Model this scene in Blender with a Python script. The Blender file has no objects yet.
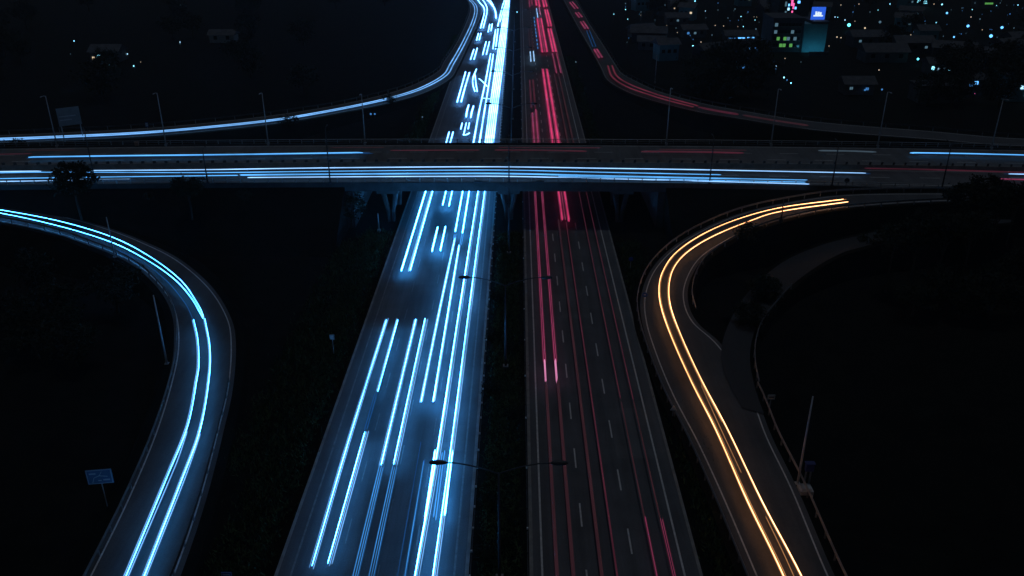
import bpy, math, random
import numpy as np
from mathutils import Vector, Matrix, Euler
random.seed(7); rng = np.random.default_rng(7)
R = math.radians

# ------------------------------------------------------------------ camera, sky, moon, exposure
SC = bpy.context.scene
C = SC.collection
CAM_H, F_PX = 45.0, 850.0
cam_data = bpy.data.cameras.new('camera'); cam = bpy.data.objects.new('camera', cam_data); C.objects.link(cam)
cam_data.sensor_width = 36.0; cam_data.lens = F_PX / 1024 * 36.0
cam_data.clip_start = 0.5; cam_data.clip_end = 9000
cam.location = (0, 0, CAM_H); cam.rotation_euler = (R(90 - 25.1), 0, R(0.37)); SC.camera = cam

world = bpy.data.worlds.new('World'); SC.world = world; world.use_nodes = True
wn = world.node_tree; wn.nodes.clear()
sky = wn.nodes.new('ShaderNodeTexSky'); sky.sky_type = 'NISHITA'; sky.sun_disc = False
sky.sun_elevation = R(78); sky.sun_rotation = R(0); sky.ozone_density = 1.5; sky.air_density = 1.0; sky.dust_density = 1.0
bg = wn.nodes.new('ShaderNodeBackground'); bg.inputs['Strength'].default_value = 0.006
wo = wn.nodes.new('ShaderNodeOutputWorld')
wn.links.new(sky.outputs[0], bg.inputs[0]); wn.links.new(bg.outputs[0], wo.inputs[0])
moon = bpy.data.lights.new('moon', 'SUN'); moon.energy = 0.14; moon.angle = R(3); moon.color = (0.72, 0.84, 1.0)
moon_o = bpy.data.objects.new('moon', moon); C.objects.link(moon_o); moon_o.rotation_euler = (R(-12), 0, 0)
SC.view_settings.view_transform = 'Standard'; SC.view_settings.look = 'None'
SC.view_settings.exposure = 0.0; SC.view_settings.gamma = 1.0; SC.view_settings.use_curve_mapping = False
SC.render.resolution_x = 1024; SC.render.resolution_y = 576
SC.render.engine = 'CYCLES'

CR = Euler((R(90 - 25.1), 0, R(0.37))).to_matrix()
def P(px, py, z=0.0):
    """world point at height z seen at a measured photo position (survey helper)"""
    d = CR @ Vector(((px - 512) / F_PX, -(py - 288) / F_PX, -1.0))
    t = (z - CAM_H) / d.z
    return Vector((d.x * t, d.y * t, z))
def PY(px, py, Y):
    """world point on the vertical plane y = Y"""
    d = CR @ Vector(((px - 512) / F_PX, -(py - 288) / F_PX, -1.0))
    t = Y / d.y
    return Vector((d.x * t, Y, CAM_H + d.z * t))

# ------------------------------------------------------------------ materials
MATS = {}
def newmat(name):
    m = bpy.data.materials.new(name); m.use_nodes = True
    nt = m.node_tree; b = nt.nodes['Principled BSDF']
    MATS[name] = m
    return m, nt, b
def noise_chain(nt, scale, detail=4, rough=0.6, vec=None):
    n = nt.nodes.new('ShaderNodeTexNoise'); n.inputs['Scale'].default_value = scale
    n.inputs['Detail'].default_value = detail; n.inputs['Roughness'].default_value = rough
    if vec: nt.links.new(vec, n.inputs['Vector'])
    return n
def ramp(nt, src, stops):
    r = nt.nodes.new('ShaderNodeValToRGB'); e = r.color_ramp.elements
    e[0].position, e[0].color = stops[0][0], (*stops[0][1], 1)
    e[1].position, e[1].color = stops[-1][0], (*stops[-1][1], 1)
    for p, c in stops[1:-1]:
        x = e.new(p); x.color = (*c, 1)
    nt.links.new(src, r.inputs[0]); return r
def surf(name, c0, c1, scale=2.0, rough=0.7, bump=0.15, metallic=0.0, spec=0.5, fine=None):
    m, nt, b = newmat(name)
    g = nt.nodes.new('ShaderNodeNewGeometry')
    n = noise_chain(nt, scale, 6, 0.65, g.outputs['Position'])
    r = ramp(nt, n.outputs['Fac'], [(0.3, c0), (0.7, c1)])
    nt.links.new(r.outputs[0], b.inputs['Base Color'])
    b.inputs['Roughness'].default_value = rough; b.inputs['Metallic'].default_value = metallic
    b.inputs['Specular IOR Level'].default_value = spec
    if bump:
        f = noise_chain(nt, fine or scale * 8, 3, 0.6, g.outputs['Position'])
        bp = nt.nodes.new('ShaderNodeBump'); bp.inputs['Strength'].default_value = bump; bp.inputs['Distance'].default_value = 0.05
        nt.links.new(f.outputs['Fac'], bp.inputs['Height']); nt.links.new(bp.outputs[0], b.inputs['Normal'])
    return m
def asphalt(name, base, spec=0.5):
    m, nt, b = newmat(name)
    g = nt.nodes.new('ShaderNodeNewGeometry')
    mp = nt.nodes.new('ShaderNodeMapping'); mp.inputs['Scale'].default_value = (1.0, 0.06, 1.0)
    nt.links.new(g.outputs['Position'], mp.inputs['Vector'])
    streak = noise_chain(nt, 1.1, 5, 0.6, mp.outputs[0])
    blot = noise_chain(nt, 0.18, 5, 0.6, g.outputs['Position'])
    mix = nt.nodes.new('ShaderNodeMath'); mix.operation = 'ADD'
    nt.links.new(streak.outputs['Fac'], mix.inputs[0]); nt.links.new(blot.outputs['Fac'], mix.inputs[1])
    mul = nt.nodes.new('ShaderNodeMath'); mul.operation = 'MULTIPLY'; mul.inputs[1].default_value = 0.5
    nt.links.new(mix.outputs[0], mul.inputs[0])
    lo = tuple(c * 0.55 for c in base); hi = tuple(c * 1.45 for c in base)
    r = ramp(nt, mul.outputs[0], [(0.36, lo), (0.5, base), (0.64, hi)])
    grit = noise_chain(nt, 9.0, 3, 0.7, g.outputs['Position'])
    mx = nt.nodes.new('ShaderNodeMixRGB'); mx.blend_type = 'MULTIPLY'; mx.inputs[0].default_value = 0.55
    gr = ramp(nt, grit.outputs['Fac'], [(0.3, (0.55,)*3), (0.7, (1.25,)*3)])
    nt.links.new(r.outputs[0], mx.inputs[1]); nt.links.new(gr.outputs[0], mx.inputs[2])
    nt.links.new(mx.outputs[0], b.inputs['Base Color'])
    rr = ramp(nt, mul.outputs[0], [(0.35, (0.62,)*3), (0.65, (0.85,)*3)])
    nt.links.new(rr.outputs[0], b.inputs['Roughness'])
    b.inputs['Specular IOR Level'].default_value = spec
    bp = nt.nodes.new('ShaderNodeBump'); bp.inputs['Strength'].default_value = 0.3; bp.inputs['Distance'].default_value = 0.03
    nt.links.new(grit.outputs['Fac'], bp.inputs['Height']); nt.links.new(bp.outputs[0], b.inputs['Normal'])
    return m
def emit(name, col, strength):
    m, nt, b = newmat(name)
    b.inputs['Base Color'].default_value = (0.02, 0.02, 0.02, 1)
    b.inputs['Emission Color'].default_value = (*col, 1); b.inputs['Emission Strength'].default_value = strength
    if name.startswith('trail_'):      # brightness of the lamps wavers along the way
        g = nt.nodes.new('ShaderNodeNewGeometry'); n = noise_chain(nt, 0.10, 3, 0.6, g.outputs['Position'])
        mr = nt.nodes.new('ShaderNodeMapRange'); mr.inputs[1].default_value = 0.25; mr.inputs[2].default_value = 0.75
        mr.inputs[3].default_value = strength * 0.55; mr.inputs[4].default_value = strength * 1.45
        nt.links.new(n.outputs['Fac'], mr.inputs[0]); nt.links.new(mr.outputs[0], b.inputs['Emission Strength'])
    return m

asphalt('asphalt', (0.086, 0.092, 0.100)); asphalt('deck_asphalt', (0.105, 0.110, 0.116)); asphalt('dark_asphalt', (0.024, 0.026, 0.030)); asphalt('ramp_asphalt', (0.068, 0.071, 0.076))
surf('paint', (0.42, 0.42, 0.40), (0.72, 0.72, 0.70), 3.0, 0.6, 0.05)
surf('darkened_concrete', (0.035, 0.036, 0.038), (0.08, 0.08, 0.08), 0.7, 0.9, 0.2)  # concrete with shade put into its colour, for the bridge and far rails
surf('worn_paint', (0.10, 0.10, 0.10), (0.24, 0.24, 0.235), 2.0, 0.7, 0.05)
surf('concrete', (0.16, 0.16, 0.155), (0.30, 0.295, 0.28), 0.9, 0.85, 0.2)
surf('pale_concrete', (0.32, 0.33, 0.33), (0.50, 0.50, 0.49), 0.9, 0.8, 0.2)
surf('earth', (0.003, 0.0035, 0.003), (0.010, 0.011, 0.008), 0.35, 0.95, 0.6, spec=0.1, fine=4)
surf('grass', (0.030, 0.060, 0.022), (0.080, 0.120, 0.050), 0.6, 0.8, 0.0, spec=0.2)
surf('leaf', (0.006, 0.011, 0.005), (0.018, 0.028, 0.012), 0.9, 0.7, 0.0, spec=0.25)
surf('bark', (0.03, 0.025, 0.02), (0.07, 0.06, 0.05), 4, 0.9, 0.3)
surf('galvanised', (0.22, 0.23, 0.24), (0.36, 0.37, 0.38), 3.0, 0.5, 0.05, metallic=0.6)
surf('pole_grey', (0.36, 0.37, 0.38), (0.52, 0.53, 0.54), 2.0, 0.55, 0.03, metallic=0.2)
surf('pole_dark', (0.03, 0.033, 0.04), (0.06, 0.065, 0.07), 2.0, 0.6, 0.03)
surf('sign_blue', (0.02, 0.08, 0.30), (0.03, 0.11, 0.38), 2.0, 0.45, 0.0)
surf('sign_faded', (0.09, 0.20, 0.36), (0.13, 0.25, 0.42), 2.0, 0.5, 0.0)
surf('sign_white', (0.62, 0.64, 0.66), (0.74, 0.75, 0.77), 2.0, 0.5, 0.0)
surf('sign_grey', (0.30, 0.34, 0.36), (0.42, 0.46, 0.48), 1.0, 0.6, 0.0)
surf('sign_yellow', (0.28, 0.15, 0.09), (0.36, 0.20, 0.12), 2.0, 0.5, 0.0)
surf('reflector', (0.75, 0.78, 0.8), (0.85, 0.87, 0.9), 2.0, 0.3, 0.0)
surf('dark_wall', (0.03, 0.035, 0.045), (0.07, 0.075, 0.085), 0.5, 0.8, 0.1)
surf('house_wall', (0.10, 0.105, 0.11), (0.20, 0.20, 0.20), 0.5, 0.85, 0.1)
surf('cyan_lit_wall', (0.10, 0.26, 0.30), (0.16, 0.36, 0.40), 0.4, 0.8, 0.1)  # cyan light of the lit fronts put into the wall colour
surf('roof_tile', (0.045, 0.048, 0.055), (0.11, 0.115, 0.125), 0.8, 0.85, 0.2)
surf('dark_glass', (0.010, 0.014, 0.018), (0.02, 0.028, 0.034), 0.5, 0.12, 0.0)
surf('box_blue', (0.02, 0.03, 0.12), (0.03, 0.04, 0.17), 2.0, 0.5, 0.0)

# light left by the lamps of passing traffic
emit('trail_white', (0.052, 0.37, 1.0), 30.0)
emit('trail_white_far', (0.14, 0.42, 1.0), 9.0)
emit('trail_side', (0.22, 0.52, 1.0), 1.0)
emit('trail_pale', (0.35, 0.62, 1.0), 1.1)
emit('trail_blue', (0.08, 0.40, 1.0), 0.85)
emit('trail_blue_dim', (0.02, 0.24, 0.8), 0.30)
emit('trail_ramp', (0.20, 0.50, 1.0), 1.15)
emit('trail_ramp_bright', (0.054, 0.38, 1.0), 17.0)
emit('trail_deck', (0.11, 0.45, 1.0), 1.3)
emit('trail_deck_pale', (0.30, 0.58, 1.0), 1.5)
emit('trail_deck_grey', (0.35, 0.55, 0.75), 0.09)
emit('trail_red', (1.0, 0.06, 0.22), 0.66)
emit('trail_red_soft', (1.0, 0.13, 0.36), 0.21)
emit('trail_red_ramp', (1.0, 0.12, 0.26), 0.12)
emit('trail_red_dim', (1.0, 0.18, 0.36), 0.05)
emit('trail_red_faint', (1.0, 0.32, 0.46), 0.026)
emit('trail_pink', (1.0, 0.32, 0.62), 0.62)
emit('trail_amber', (1.0, 0.40, 0.15), 7.0)
emit('trail_amber_core', (1.0, 0.42, 0.17), 7.0)
emit('trail_fringe_blue', (0.03, 0.28, 1.0), 0.9)
emit('trail_fringe_dark', (0.02, 0.26, 0.8), 0.22)
emit('trail_fringe_deck', (0.02, 0.22, 0.75), 0.16)
emit('trail_amber_dim', (1.0, 0.46, 0.17), 0.5)
LIGHTS = {'cyan': ((0.25, 0.8, 1.0), 3.0), 'blue': ((0.12, 0.45, 1.0), 2.6), 'warm': ((1.0, 0.76, 0.50), 0.9),
          'teal': ((0.10, 0.75, 0.95), 4.0), 'pink': ((1.0, 0.12, 0.40), 1.5), 'green': ((0.25, 0.9, 0.2), 0.35), 'dim': ((0.3, 0.6, 0.8), 0.25),
          'white': ((0.40, 0.75, 1.0), 1.8), 'dimblue': ((0.10, 0.40, 1.0), 0.5)}
for k, (c, s) in LIGHTS.items(): emit('light_' + k, c, s)
emit('fill_cyan', (0.10, 0.60, 0.90), 11.0)
emit('screen_blue', (0.03, 0.14, 0.85), 0.9); emit('screen_white', (0.75, 0.9, 1.0), 1.1)

# ------------------------------------------------------------------ mesh helpers
class MB:
    def __init__(s): s.v = []; s.f = []
    def quad(s, a, b, c, d):
        n = len(s.v); s.v += [tuple(a), tuple(b), tuple(c), tuple(d)]; s.f.append((n, n+1, n+2, n+3)); return s
    def box(s, lo, hi, M=None):
        n = len(s.v); (x0, y0, z0), (x1, y1, z1) = lo, hi
        vs = [(x0,y0,z0),(x1,y0,z0),(x1,y1,z0),(x0,y1,z0),(x0,y0,z1),(x1,y0,z1),(x1,y1,z1),(x0,y1,z1)]
        if M: vs = [tuple(M @ Vector(p)) for p in vs]
        s.v += vs
        for q in ((0,3,2,1),(4,5,6,7),(0,1,5,4),(1,2,6,5),(2,3,7,6),(3,0,4,7)): s.f.append(tuple(n+i for i in q))
        return s
    def tube(s, pts, rad, sides=6, cap=True, flat=1.0):
        pts = [Vector(p) for p in pts]; k = len(pts); n0 = len(s.v)
        if not hasattr(rad, '__len__'): rad = [rad] * k
        for i, p in enumerate(pts):
            t = (pts[min(i+1, k-1)] - pts[max(i-1, 0)]).normalized()
            up = Vector((0, 0, 1)) if abs(t.z) < 0.95 else Vector((1, 0, 0))
            a = t.cross(up).normalized(); b = a.cross(t)
            for j in range(sides):
                w = 2 * math.pi * (j + 0.5) / sides
                s.v.append(tuple(p + a * (math.cos(w) * rad[i]) + b * (math.sin(w) * rad[i] * flat)))
        for i in range(k - 1):
            for j in range(sides):
                a0 = n0 + i*sides + j; a1 = n0 + i*sides + (j+1) % sides
                s.f.append((a0, a1, a1 + sides, a0 + sides))
        if cap:
            s.f.append(tuple(n0 + j for j in range(sides))[::-1])
            s.f.append(tuple(n0 + (k-1)*sides + j for j in range(sides)))
        return s
    def ribbon(s, L, Rr, dz=0.0):
        n = len(s.v)
        for a, b in zip(L, Rr):
            s.v += [(a[0], a[1], a[2] + dz), (b[0], b[1], b[2] + dz)]
        for i in range(len(L) - 1): s.f.append((n+2*i, n+2*i+1, n+2*i+3, n+2*i+2))
        return s
    def prism(s, poly, z0, z1):
        n = len(s.v); k = len(poly)
        s.v += [(x, y, z0) for x, y in poly] + [(x, y, z1) for x, y in poly]
        s.f.append(tuple(n + i for i in range(k))[::-1]); s.f.append(tuple(n + k + i for i in range(k)))
        for i in range(k): s.f.append((n+i, n+(i+1) % k, n+k+(i+1) % k, n+k+i))
        return s
    def sweep(s, pts, prof):
        """sweep a closed (side, up) profile along pts (bars of guard rails, kerbs)"""
        pts = [Vector(p) for p in pts]; k = len(pts); n0 = len(s.v); m = len(prof)
        for i, p in enumerate(pts):
            t = (pts[min(i+1, k-1)] - pts[max(i-1, 0)]); t.z = 0; t.normalize()
            a = Vector((t.y, -t.x, 0))
            for (u, w) in prof: s.v.append(tuple(p + a * u + Vector((0, 0, w))))
        for i in range(k - 1):
            for j in range(m):
                a0 = n0 + i*m + j; a1 = n0 + i*m + (j+1) % m
                s.f.append((a0, a0 + m, a1 + m, a1))
        s.f.append(tuple(n0 + j for j in range(m))); s.f.append(tuple(n0 + (k-1)*m + j for j in range(m))[::-1])
        return s
    def mesh(s, name, mat):
        me = bpy.data.meshes.new(name); me.from_pydata(s.v, [], s.f); me.update()
        me.materials.append(MATS[mat]); return me
    def build(s, name, mat, parent=None, smooth=False):
        return link(name, s.mesh(name, mat), parent, smooth)
def link(name, me, parent=None, smooth=False, loc=None, rz=None, scale=None):
    o = bpy.data.objects.new(name, me); C.objects.link(o)
    if smooth and me:
        for p in me.polygons: p.use_smooth = True
    if parent: o.parent = parent
    if loc is not None: o.location = loc
    if rz is not None: o.rotation_euler = (0, 0, rz)
    if scale is not None: o.scale = scale if hasattr(scale, '__len__') else (scale,)*3
    return o
def thing(name, label, cat, loc=(0, 0, 0), rz=0, group=None):
    o = bpy.data.objects.new(name, None); C.objects.link(o); o.empty_display_size = 0.3
    o.location = loc; o.rotation_euler = (0, 0, rz); return tag(o, label, cat, group)
def tag(o, label, cat, group=None):
    o['label'] = label; o['category'] = cat
    if group: o['group'] = group
    return o
def struct(o): o['kind'] = 'structure'; return o
def spline(pts, n=6):
    pts = [Vector(p) for p in pts]
    if len(pts) < 3: return pts
    q = [pts[0]*2 - pts[1]] + pts + [pts[-1]*2 - pts[-2]]; out = []
    for i in range(1, len(q) - 2):
        a, b, c, d = q[i-1:i+3]
        for k in range(n):
            t = k / n
            out.append(0.5*((2*b) + (c-a)*t + (2*a-5*b+4*c-d)*t*t + (3*b-a-3*c+d)*t**3))
    out.append(pts[-1]); return out
def resample(pts, step):
    pts = [Vector(p) for p in pts]; out = [pts[0].copy()]; acc = 0.0
    for a, b in zip(pts, pts[1:]):
        L = (b - a).length; d = step - acc
        while d <= L:
            out.append(a + (b - a) * (d / L)); d += step
        acc = (acc + L) % step if L else acc
    return out
def side(pts, off, dz=0):
    """offset a path sideways (positive = right of travel)"""
    out = []
    for i, p in enumerate(pts):
        t = pts[min(i+1, len(pts)-1)] - pts[max(i-1, 0)]; t = Vector((t.x, t.y, 0)).normalized()
        out.append(p + Vector((t.y, -t.x, 0)) * off + Vector((0, 0, dz)))
    return out

# ------------------------------------------------------------------ ground
N = 150
xs = np.sinh(np.linspace(-1, 1, N) * 3.4) / math.sinh(3.4) * 3500
ys = np.sinh(np.linspace(-1, 1, N) * 3.4) / math.sinh(3.4) * 3500 + 150
gv = []
for j in range(N):
    for i in range(N):
        x, y = xs[i], ys[j]
        gv.append((x, y, -0.16 - 0.35 * (0.5 + 0.5 * math.sin(x*0.11 + 1.3*math.sin(y*0.07)) * math.cos(y*0.09 + x*0.03))))
gf = [(j*N+i, j*N+i+1, (j+1)*N+i+1, (j+1)*N+i) for j in range(N-1) for i in range(N-1)]
gm = bpy.data.meshes.new('ground'); gm.from_pydata(gv, [], gf); gm.materials.append(MATS['earth'])
struct(link('ground', gm, smooth=True))

# ------------------------------------------------------------------ highway carriageways
def straight(x, z, y0=-30, y1=900, step=15):
    return [Vector((x, y, z)) for y in np.arange(y0, y1 + 0.1, step)]
dash_me = MB().quad((-0.065, -1.4, 0), (0.065, -1.4, 0), (0.065, 1.4, 0), (-0.065, 1.4, 0)).mesh('lane_dash', 'paint')
worn_me = MB().quad((-0.045, -1.4, 0), (0.045, -1.4, 0), (0.045, 1.4, 0), (-0.045, 1.4, 0)).mesh('lane_dash', 'worn_paint')
def carriageway(name, xl, xr, lines, dashes, paint='paint'):
    o = struct(MB().ribbon(straight(xl, 0.0), straight(xr, 0.0)).build(name, 'asphalt'))
    for x in lines:
        MB().ribbon(straight(x - 0.075, 0.005), straight(x + 0.075, 0.005)).build('edge_line', paint, o)
    for x, ph in dashes:
        y = ph - 7.45 * 3
        while y < 395:
            if not 119 < y < 138: link('lane_dash', dash_me if paint == 'paint' else worn_me, o, loc=(x, y, 0.005))
            y += 7.45
    return o
road_in = carriageway('inbound_carriageway', -17.3, -3.75, (-16.35, -4.5), ((-13.0, 51.6), (-10.05, 54.0), (-7.55, 50.9)), 'worn_paint')
road_out = carriageway('outbound_carriageway', 1.25, 13.3, (1.9, 12.22), ((5.12, 53.6), (8.66, 50.6)))
kerb_prof = [(-0.15, -0.3), (0.15, -0.3), (0.15, 0.13), (-0.13, 0.13)]
for x in (-3.6, 1.1):
    struct(MB().sweep(straight(x, 0.0), kerb_prof).build('median_kerb', 'concrete'))
for x in (-17.42, 13.42):
    struct(MB().sweep(straight(x, -0.05), [(-0.12, -0.3), (0.12, -0.3), (0.12, 0.06), (-0.12, 0.06)]).build('verge_kerb', 'concrete'))
struct(MB().ribbon(straight(-3.45, 0.06), straight(0.95, 0.06)).build('median', 'earth'))
# repaired patches and transverse joints of the asphalt
for (x0, x1, y0, y1, rd) in ((-16.2, -13.2, 84, 97, road_in), (-12.8, -10.2, 97, 103, road_in), (5.3, 8.5, 88, 103, road_out), (8.8, 12.1, 61, 69, road_out), (-7.4, -4.7, 62, 66, road_in)):
    MB().quad((x0, y0, 0.003), (x1, y0, 0.003), (x1, y1, 0.003), (x0, y1, 0.003)).build('asphalt_patch', 'deck_asphalt', rd)

# ------------------------------------------------------------------ flyover
def deck_z(x): return 6.5 - 1.05e-4 * min(abs(x), 120) ** 2
def near_y(x): return 117.5 - 0.0006 * max(0.0, min(x, 90) - 10) ** 2
FAR_Y, MED_Y = 138.8, 126.2
bx = [float(x) for x in np.arange(-240, 240.1, 4)]
def dp(x, y, dz=0.0): return Vector((x, y, deck_z(x) + dz))
fly = thing('flyover', 'long concrete road bridge crossing over the highway', 'bridge', (0, 0, 0))
m = MB()
m.ribbon([dp(x, near_y(x) + 0.3) for x in bx], [dp(x, FAR_Y - 0.3) for x in bx]); deck = m.build('deck', 'deck_asphalt', fly)
m = MB()
for fn, s in ((near_y, 1), (lambda x: FAR_Y, -1)):
    prof = [(0, -1.05), (0.32*s, -1.05), (0.32*s, 0.28), (0, 0.28)]
    k0 = len(m.v)
    for x in bx:
        y0 = fn(x)
        for u, w in prof: m.v.append((x, y0 + u, deck_z(x) + w))
    for i in range(len(bx) - 1):
        for j in range(4):
            a = k0 + i*4 + j; b = k0 + i*4 + (j+1) % 4
            m.f.append((a, b, b + 4, a + 4))
m.build('parapet', 'darkened_concrete', fly)
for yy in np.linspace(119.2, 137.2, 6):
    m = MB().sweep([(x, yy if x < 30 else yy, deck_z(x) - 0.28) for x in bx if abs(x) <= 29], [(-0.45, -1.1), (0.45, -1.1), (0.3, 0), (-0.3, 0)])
    m.build('girder', 'darkened_concrete', fly)
MB().ribbon([dp(x, 117.9, -0.26) for x in bx if abs(x) < 60], [dp(x, FAR_Y - 0.35, -0.26) for x in bx if abs(x) < 60]).build('soffit', 'darkened_concrete', fly)
# V shaped piers
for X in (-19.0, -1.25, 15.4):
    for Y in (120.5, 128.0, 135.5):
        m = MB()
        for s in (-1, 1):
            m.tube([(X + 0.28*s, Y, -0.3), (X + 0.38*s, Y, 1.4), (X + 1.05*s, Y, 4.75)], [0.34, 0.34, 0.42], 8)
        m.build('pier', 'darkened_concrete', fly)
    MB().box((X - 1.6, 118.6, 4.62), (X + 1.6, 137.8, 5.13)).build('pier_cap', 'darkened_concrete', fly)
# railings: rail bars + individual posts
post_me = MB().box((-0.05, -0.05, 0), (0.05, 0.05, 0.62)).mesh('railing_post', 'galvanised')
for fn, s in ((near_y, 1), (lambda x: FAR_Y, -1)):
    path = [dp(x, fn(x) + 0.16*s, 0.0) for x in bx if abs(x) <= 120]
    rail = MB().tube([p + Vector((0, 0, 0.92)) for p in path], 0.05, 6).tube([p + Vector((0, 0, 0.62)) for p in path], 0.035, 6).build('railing', 'galvanised', fly)
    for p in resample(path, 2.0):
        if abs(p.x) < 90: link('railing_post', post_me, rail, loc=(p.x, p.y, p.z + 0.27))
# median barrier of the deck
mb = MB().sweep([dp(x, MED_Y, 0) for x in bx], [(-0.3, 0.004), (0.3, 0.004), (0.12, 0.75), (-0.12, 0.75)]).build('median_barrier', 'concrete', fly)
anti_me = MB().box((-0.22, -0.03, 0), (0.22, 0.03, 0.36)).mesh('glare_panel', 'pole_dark')
for x in np.arange(-90, 90, 1.8):
    link('glare_panel', anti_me, mb, loc=(x, MED_Y, deck_z(x) + 0.75), rz=0.5)
# deck edge lines, dashes and expansion joints
for y0 in (118.6, 125.5, 127.0, 137.9):
    MB().ribbon([dp(x, y0 - 0.07, 0.008) for x in bx], [dp(x, y0 + 0.07, 0.008) for x in bx]).build('edge_line', 'paint', deck)
ddash = MB().quad((-1.5, -0.07, 0), (1.5, -0.07, 0), (1.5, 0.07, 0), (-1.5, 0.07, 0)).mesh('lane_dash', 'paint')
for y0, ph in ((122.05, 0.0), (130.6, 2.0), (134.2, 5.0)):
    for x in np.arange(-96 + ph, 96, 7.5):
        o = link('lane_dash', ddash, deck, loc=(x, y0, deck_z(x) + 0.010)); o.rotation_euler = (0, math.atan(2.1e-4 * x), 0)
for x in (-24, -1.25, 20):
    MB().quad(dp(x, 117.9, 0.006), dp(x + .18, 117.9, 0.006), dp(x + .18, FAR_Y - .4, 0.006), dp(x, FAR_Y - .4, 0.006)).build('expansion_joint', 'pole_dark', deck)
# earth fills and abutments that carry the approaches
for s, xa in ((-1, -25.0), (1, 21.5)):
    m = MB(); k0 = len(m.v)
    X = [xa + s * d for d in (0, 4, 10, 30, 60, 100, 160, 214)]
    for i, x in enumerate(X):
        t = deck_z(x) - 0.45; lo = -0.6
        ny = near_y(x) if x < 0 else 117.5 - 0.0006 * max(0, min(x, 90) - 10)**2
        prof = [(ny - 11, lo), (ny - 0.05, t), (FAR_Y + 0.05, t), (FAR_Y + 11, lo)]
        for (y, z) in prof: m.v.append((x - s*0.0, y, z))
    for i in range(len(X) - 1):
        for j in range(3):
            a = k0 + i*4 + j; q = (a, a + 1, a + 5, a + 4); m.f.append(q if s < 0 else q[::-1])
    m.f.append(tuple(k0 + j for j in range(4)))
    struct(m.build('embankment', 'earth'))
    a = tag(MB().box((min(xa, xa - s*1.0), 117.9, -0.5), (max(xa, xa - s*1.0), FAR_Y - 0.35, 5.15)).build('abutment', 'darkened_concrete'),
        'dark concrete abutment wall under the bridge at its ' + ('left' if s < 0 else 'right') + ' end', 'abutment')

# ------------------------------------------------------------------ curved ramps (matched edge points measured on the ground)
def lerp_z(pairs): return [(P(a, b, z), P(c, d, z)) for (a, b, c, d, z) in pairs]
SLOPE = {'right_loop_ramp': 0.45, 'slip_road': 0.5}
def ramp_road(name, pairs, mat, line_in=0.45, base=True, lines=(1, 1), upto=None):
    L = spline([a for a, b in pairs], 7); Rr = spline([b for a, b in pairs], 7)
    up = 0.012
    L = [p + Vector((0, 0, up)) for p in L]; Rr = [p + Vector((0, 0, up)) for p in Rr]
    o = struct(MB().ribbon(L, Rr).build(name, mat))
    for A, B, use in ((L, Rr, lines[0]), (Rr, L, lines[1])):
        if not use: continue
        i0 = [a + (b - a).normalized() * line_in + Vector((0, 0, .006)) for a, b in zip(A, B)]
        i1 = [a + (b - a).normalized() * (line_in + .13) + Vector((0, 0, .006)) for a, b in zip(A, B)]
        MB().ribbon(i0, i1).build('edge_line', 'paint', o)
    if base:
        m = MB()
        for A, B in ((L, Rr), (Rr, L)):
            A, B = A[:upto], B[:upto]
            out = [a + (a - b).normalized() * 0.9 for a, b in zip(A, B)]
            toe = [Vector((a + (a - b).normalized() * (0.9 + SLOPE.get(name, 1.5) * (max(a.z, 0) + 0.35))).to_tuple()) for a, b in zip(A, B)]
            for q in toe:
                q.z = -0.55
                if name == 'right_loop_ramp' and q.x < 13.75: q.x = 13.75
            dz = -0.02
            k = len(m.v)
            for a, o1, t in zip(A, out, toe): m.v += [(a.x, a.y, a.z + dz), (o1.x, o1.y, o1.z - .05), tuple(t)]
            for i in range(len(A) - 1):
                for j in range(2):
                    q = (k+3*i+j, k+3*i+j+1, k+3*i+j+4, k+3*i+j+3); m.f.append(q)
        struct(m.build('embankment', 'earth'))
    return o, L, Rr
loopL = lerp_z([(-160,205,-160,193,5.0),(-60,213,-60,200,4.4),(0,222,0,206,3.8),(52,233,62,215.5,3.0),(87,245,110,228.5,2.3),(115,256,148,243,1.7),(139,270,181,260,1.1),(160,291,212,287,.6),
    (172,315,231,318,.3),(174,346,236,346,.12),(168,380,233,388,.06),(150,435,224,430,.04),(122,500,207,497,.04),(86,572,182,572,.04),(55,630,156,630,.04),(5,730,112,730,.04)])
_, LLi, LLo = ramp_road('left_loop_ramp', loopL, 'ramp_asphalt')
loopR = lerp_z([(1130,197,1130,207,6.0),(1040,194.5,1040,203,6.15),(950,193,950,201.5,6.1),(847,194.5,847,208,5.85),(784,203,792,217.5,5.1),(738,214,754,229,4.1),(700,230,724,244,3.0),(672,247.5,702,260,1.9),
    (651,270,690,281,1.0),(641,296,688,301,.5),(642,322,697,322,.3),(652,355,722,345,.2),(668,395,752,388,.12),(692,442,772,437,.08),(716,495,798,490,.06),(746,567,832,570,.04),(772,630,862,630,.04),(815,730,910,730,.04)])
_, LRo, LRi = ramp_road('right_loop_ramp', loopR, 'ramp_asphalt')
inner = lerp_z([(1010,214,1014,222,4.2),(930,221,935,231,3.8),(857,236,860,247.5,3.0),(819,246,828,260,2.4),(783,262,797,281,1.5),(752,288,774,304,.8),(733,315,757,326,.5),(722,345,750,354,.36),(724,372,754,384,.28),(742,408,764,414,.20)])
_, SLl, SLr = ramp_road('slip_road', inner, 'dark_asphalt', 0.3, True, (0, 0), 44)
upL = lerp_z([(-160,146,-160,137,6.0),(-60,144.5,-60,136,5.9),(0,143,0,135,5.6),(69,140.5,69,132,5.0),(139,137,138,128.5,4.3),(201,132,199,123.5,3.5),(278,123.5,274,115,2.6),(342,112.5,337,105,1.7),(394,102,387,93.5,.9),
    (427,92,416,83.5,.5),(450,79,438,71,.25),(458,67,444,61,.12),(468,46,456,43,.06),(478,24,466,22,.04),(483,10,470,8,.04),(479,1,466,-1,.04),(466,-8,453,-9,.04),(440,-18,428,-19,.04)])
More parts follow.
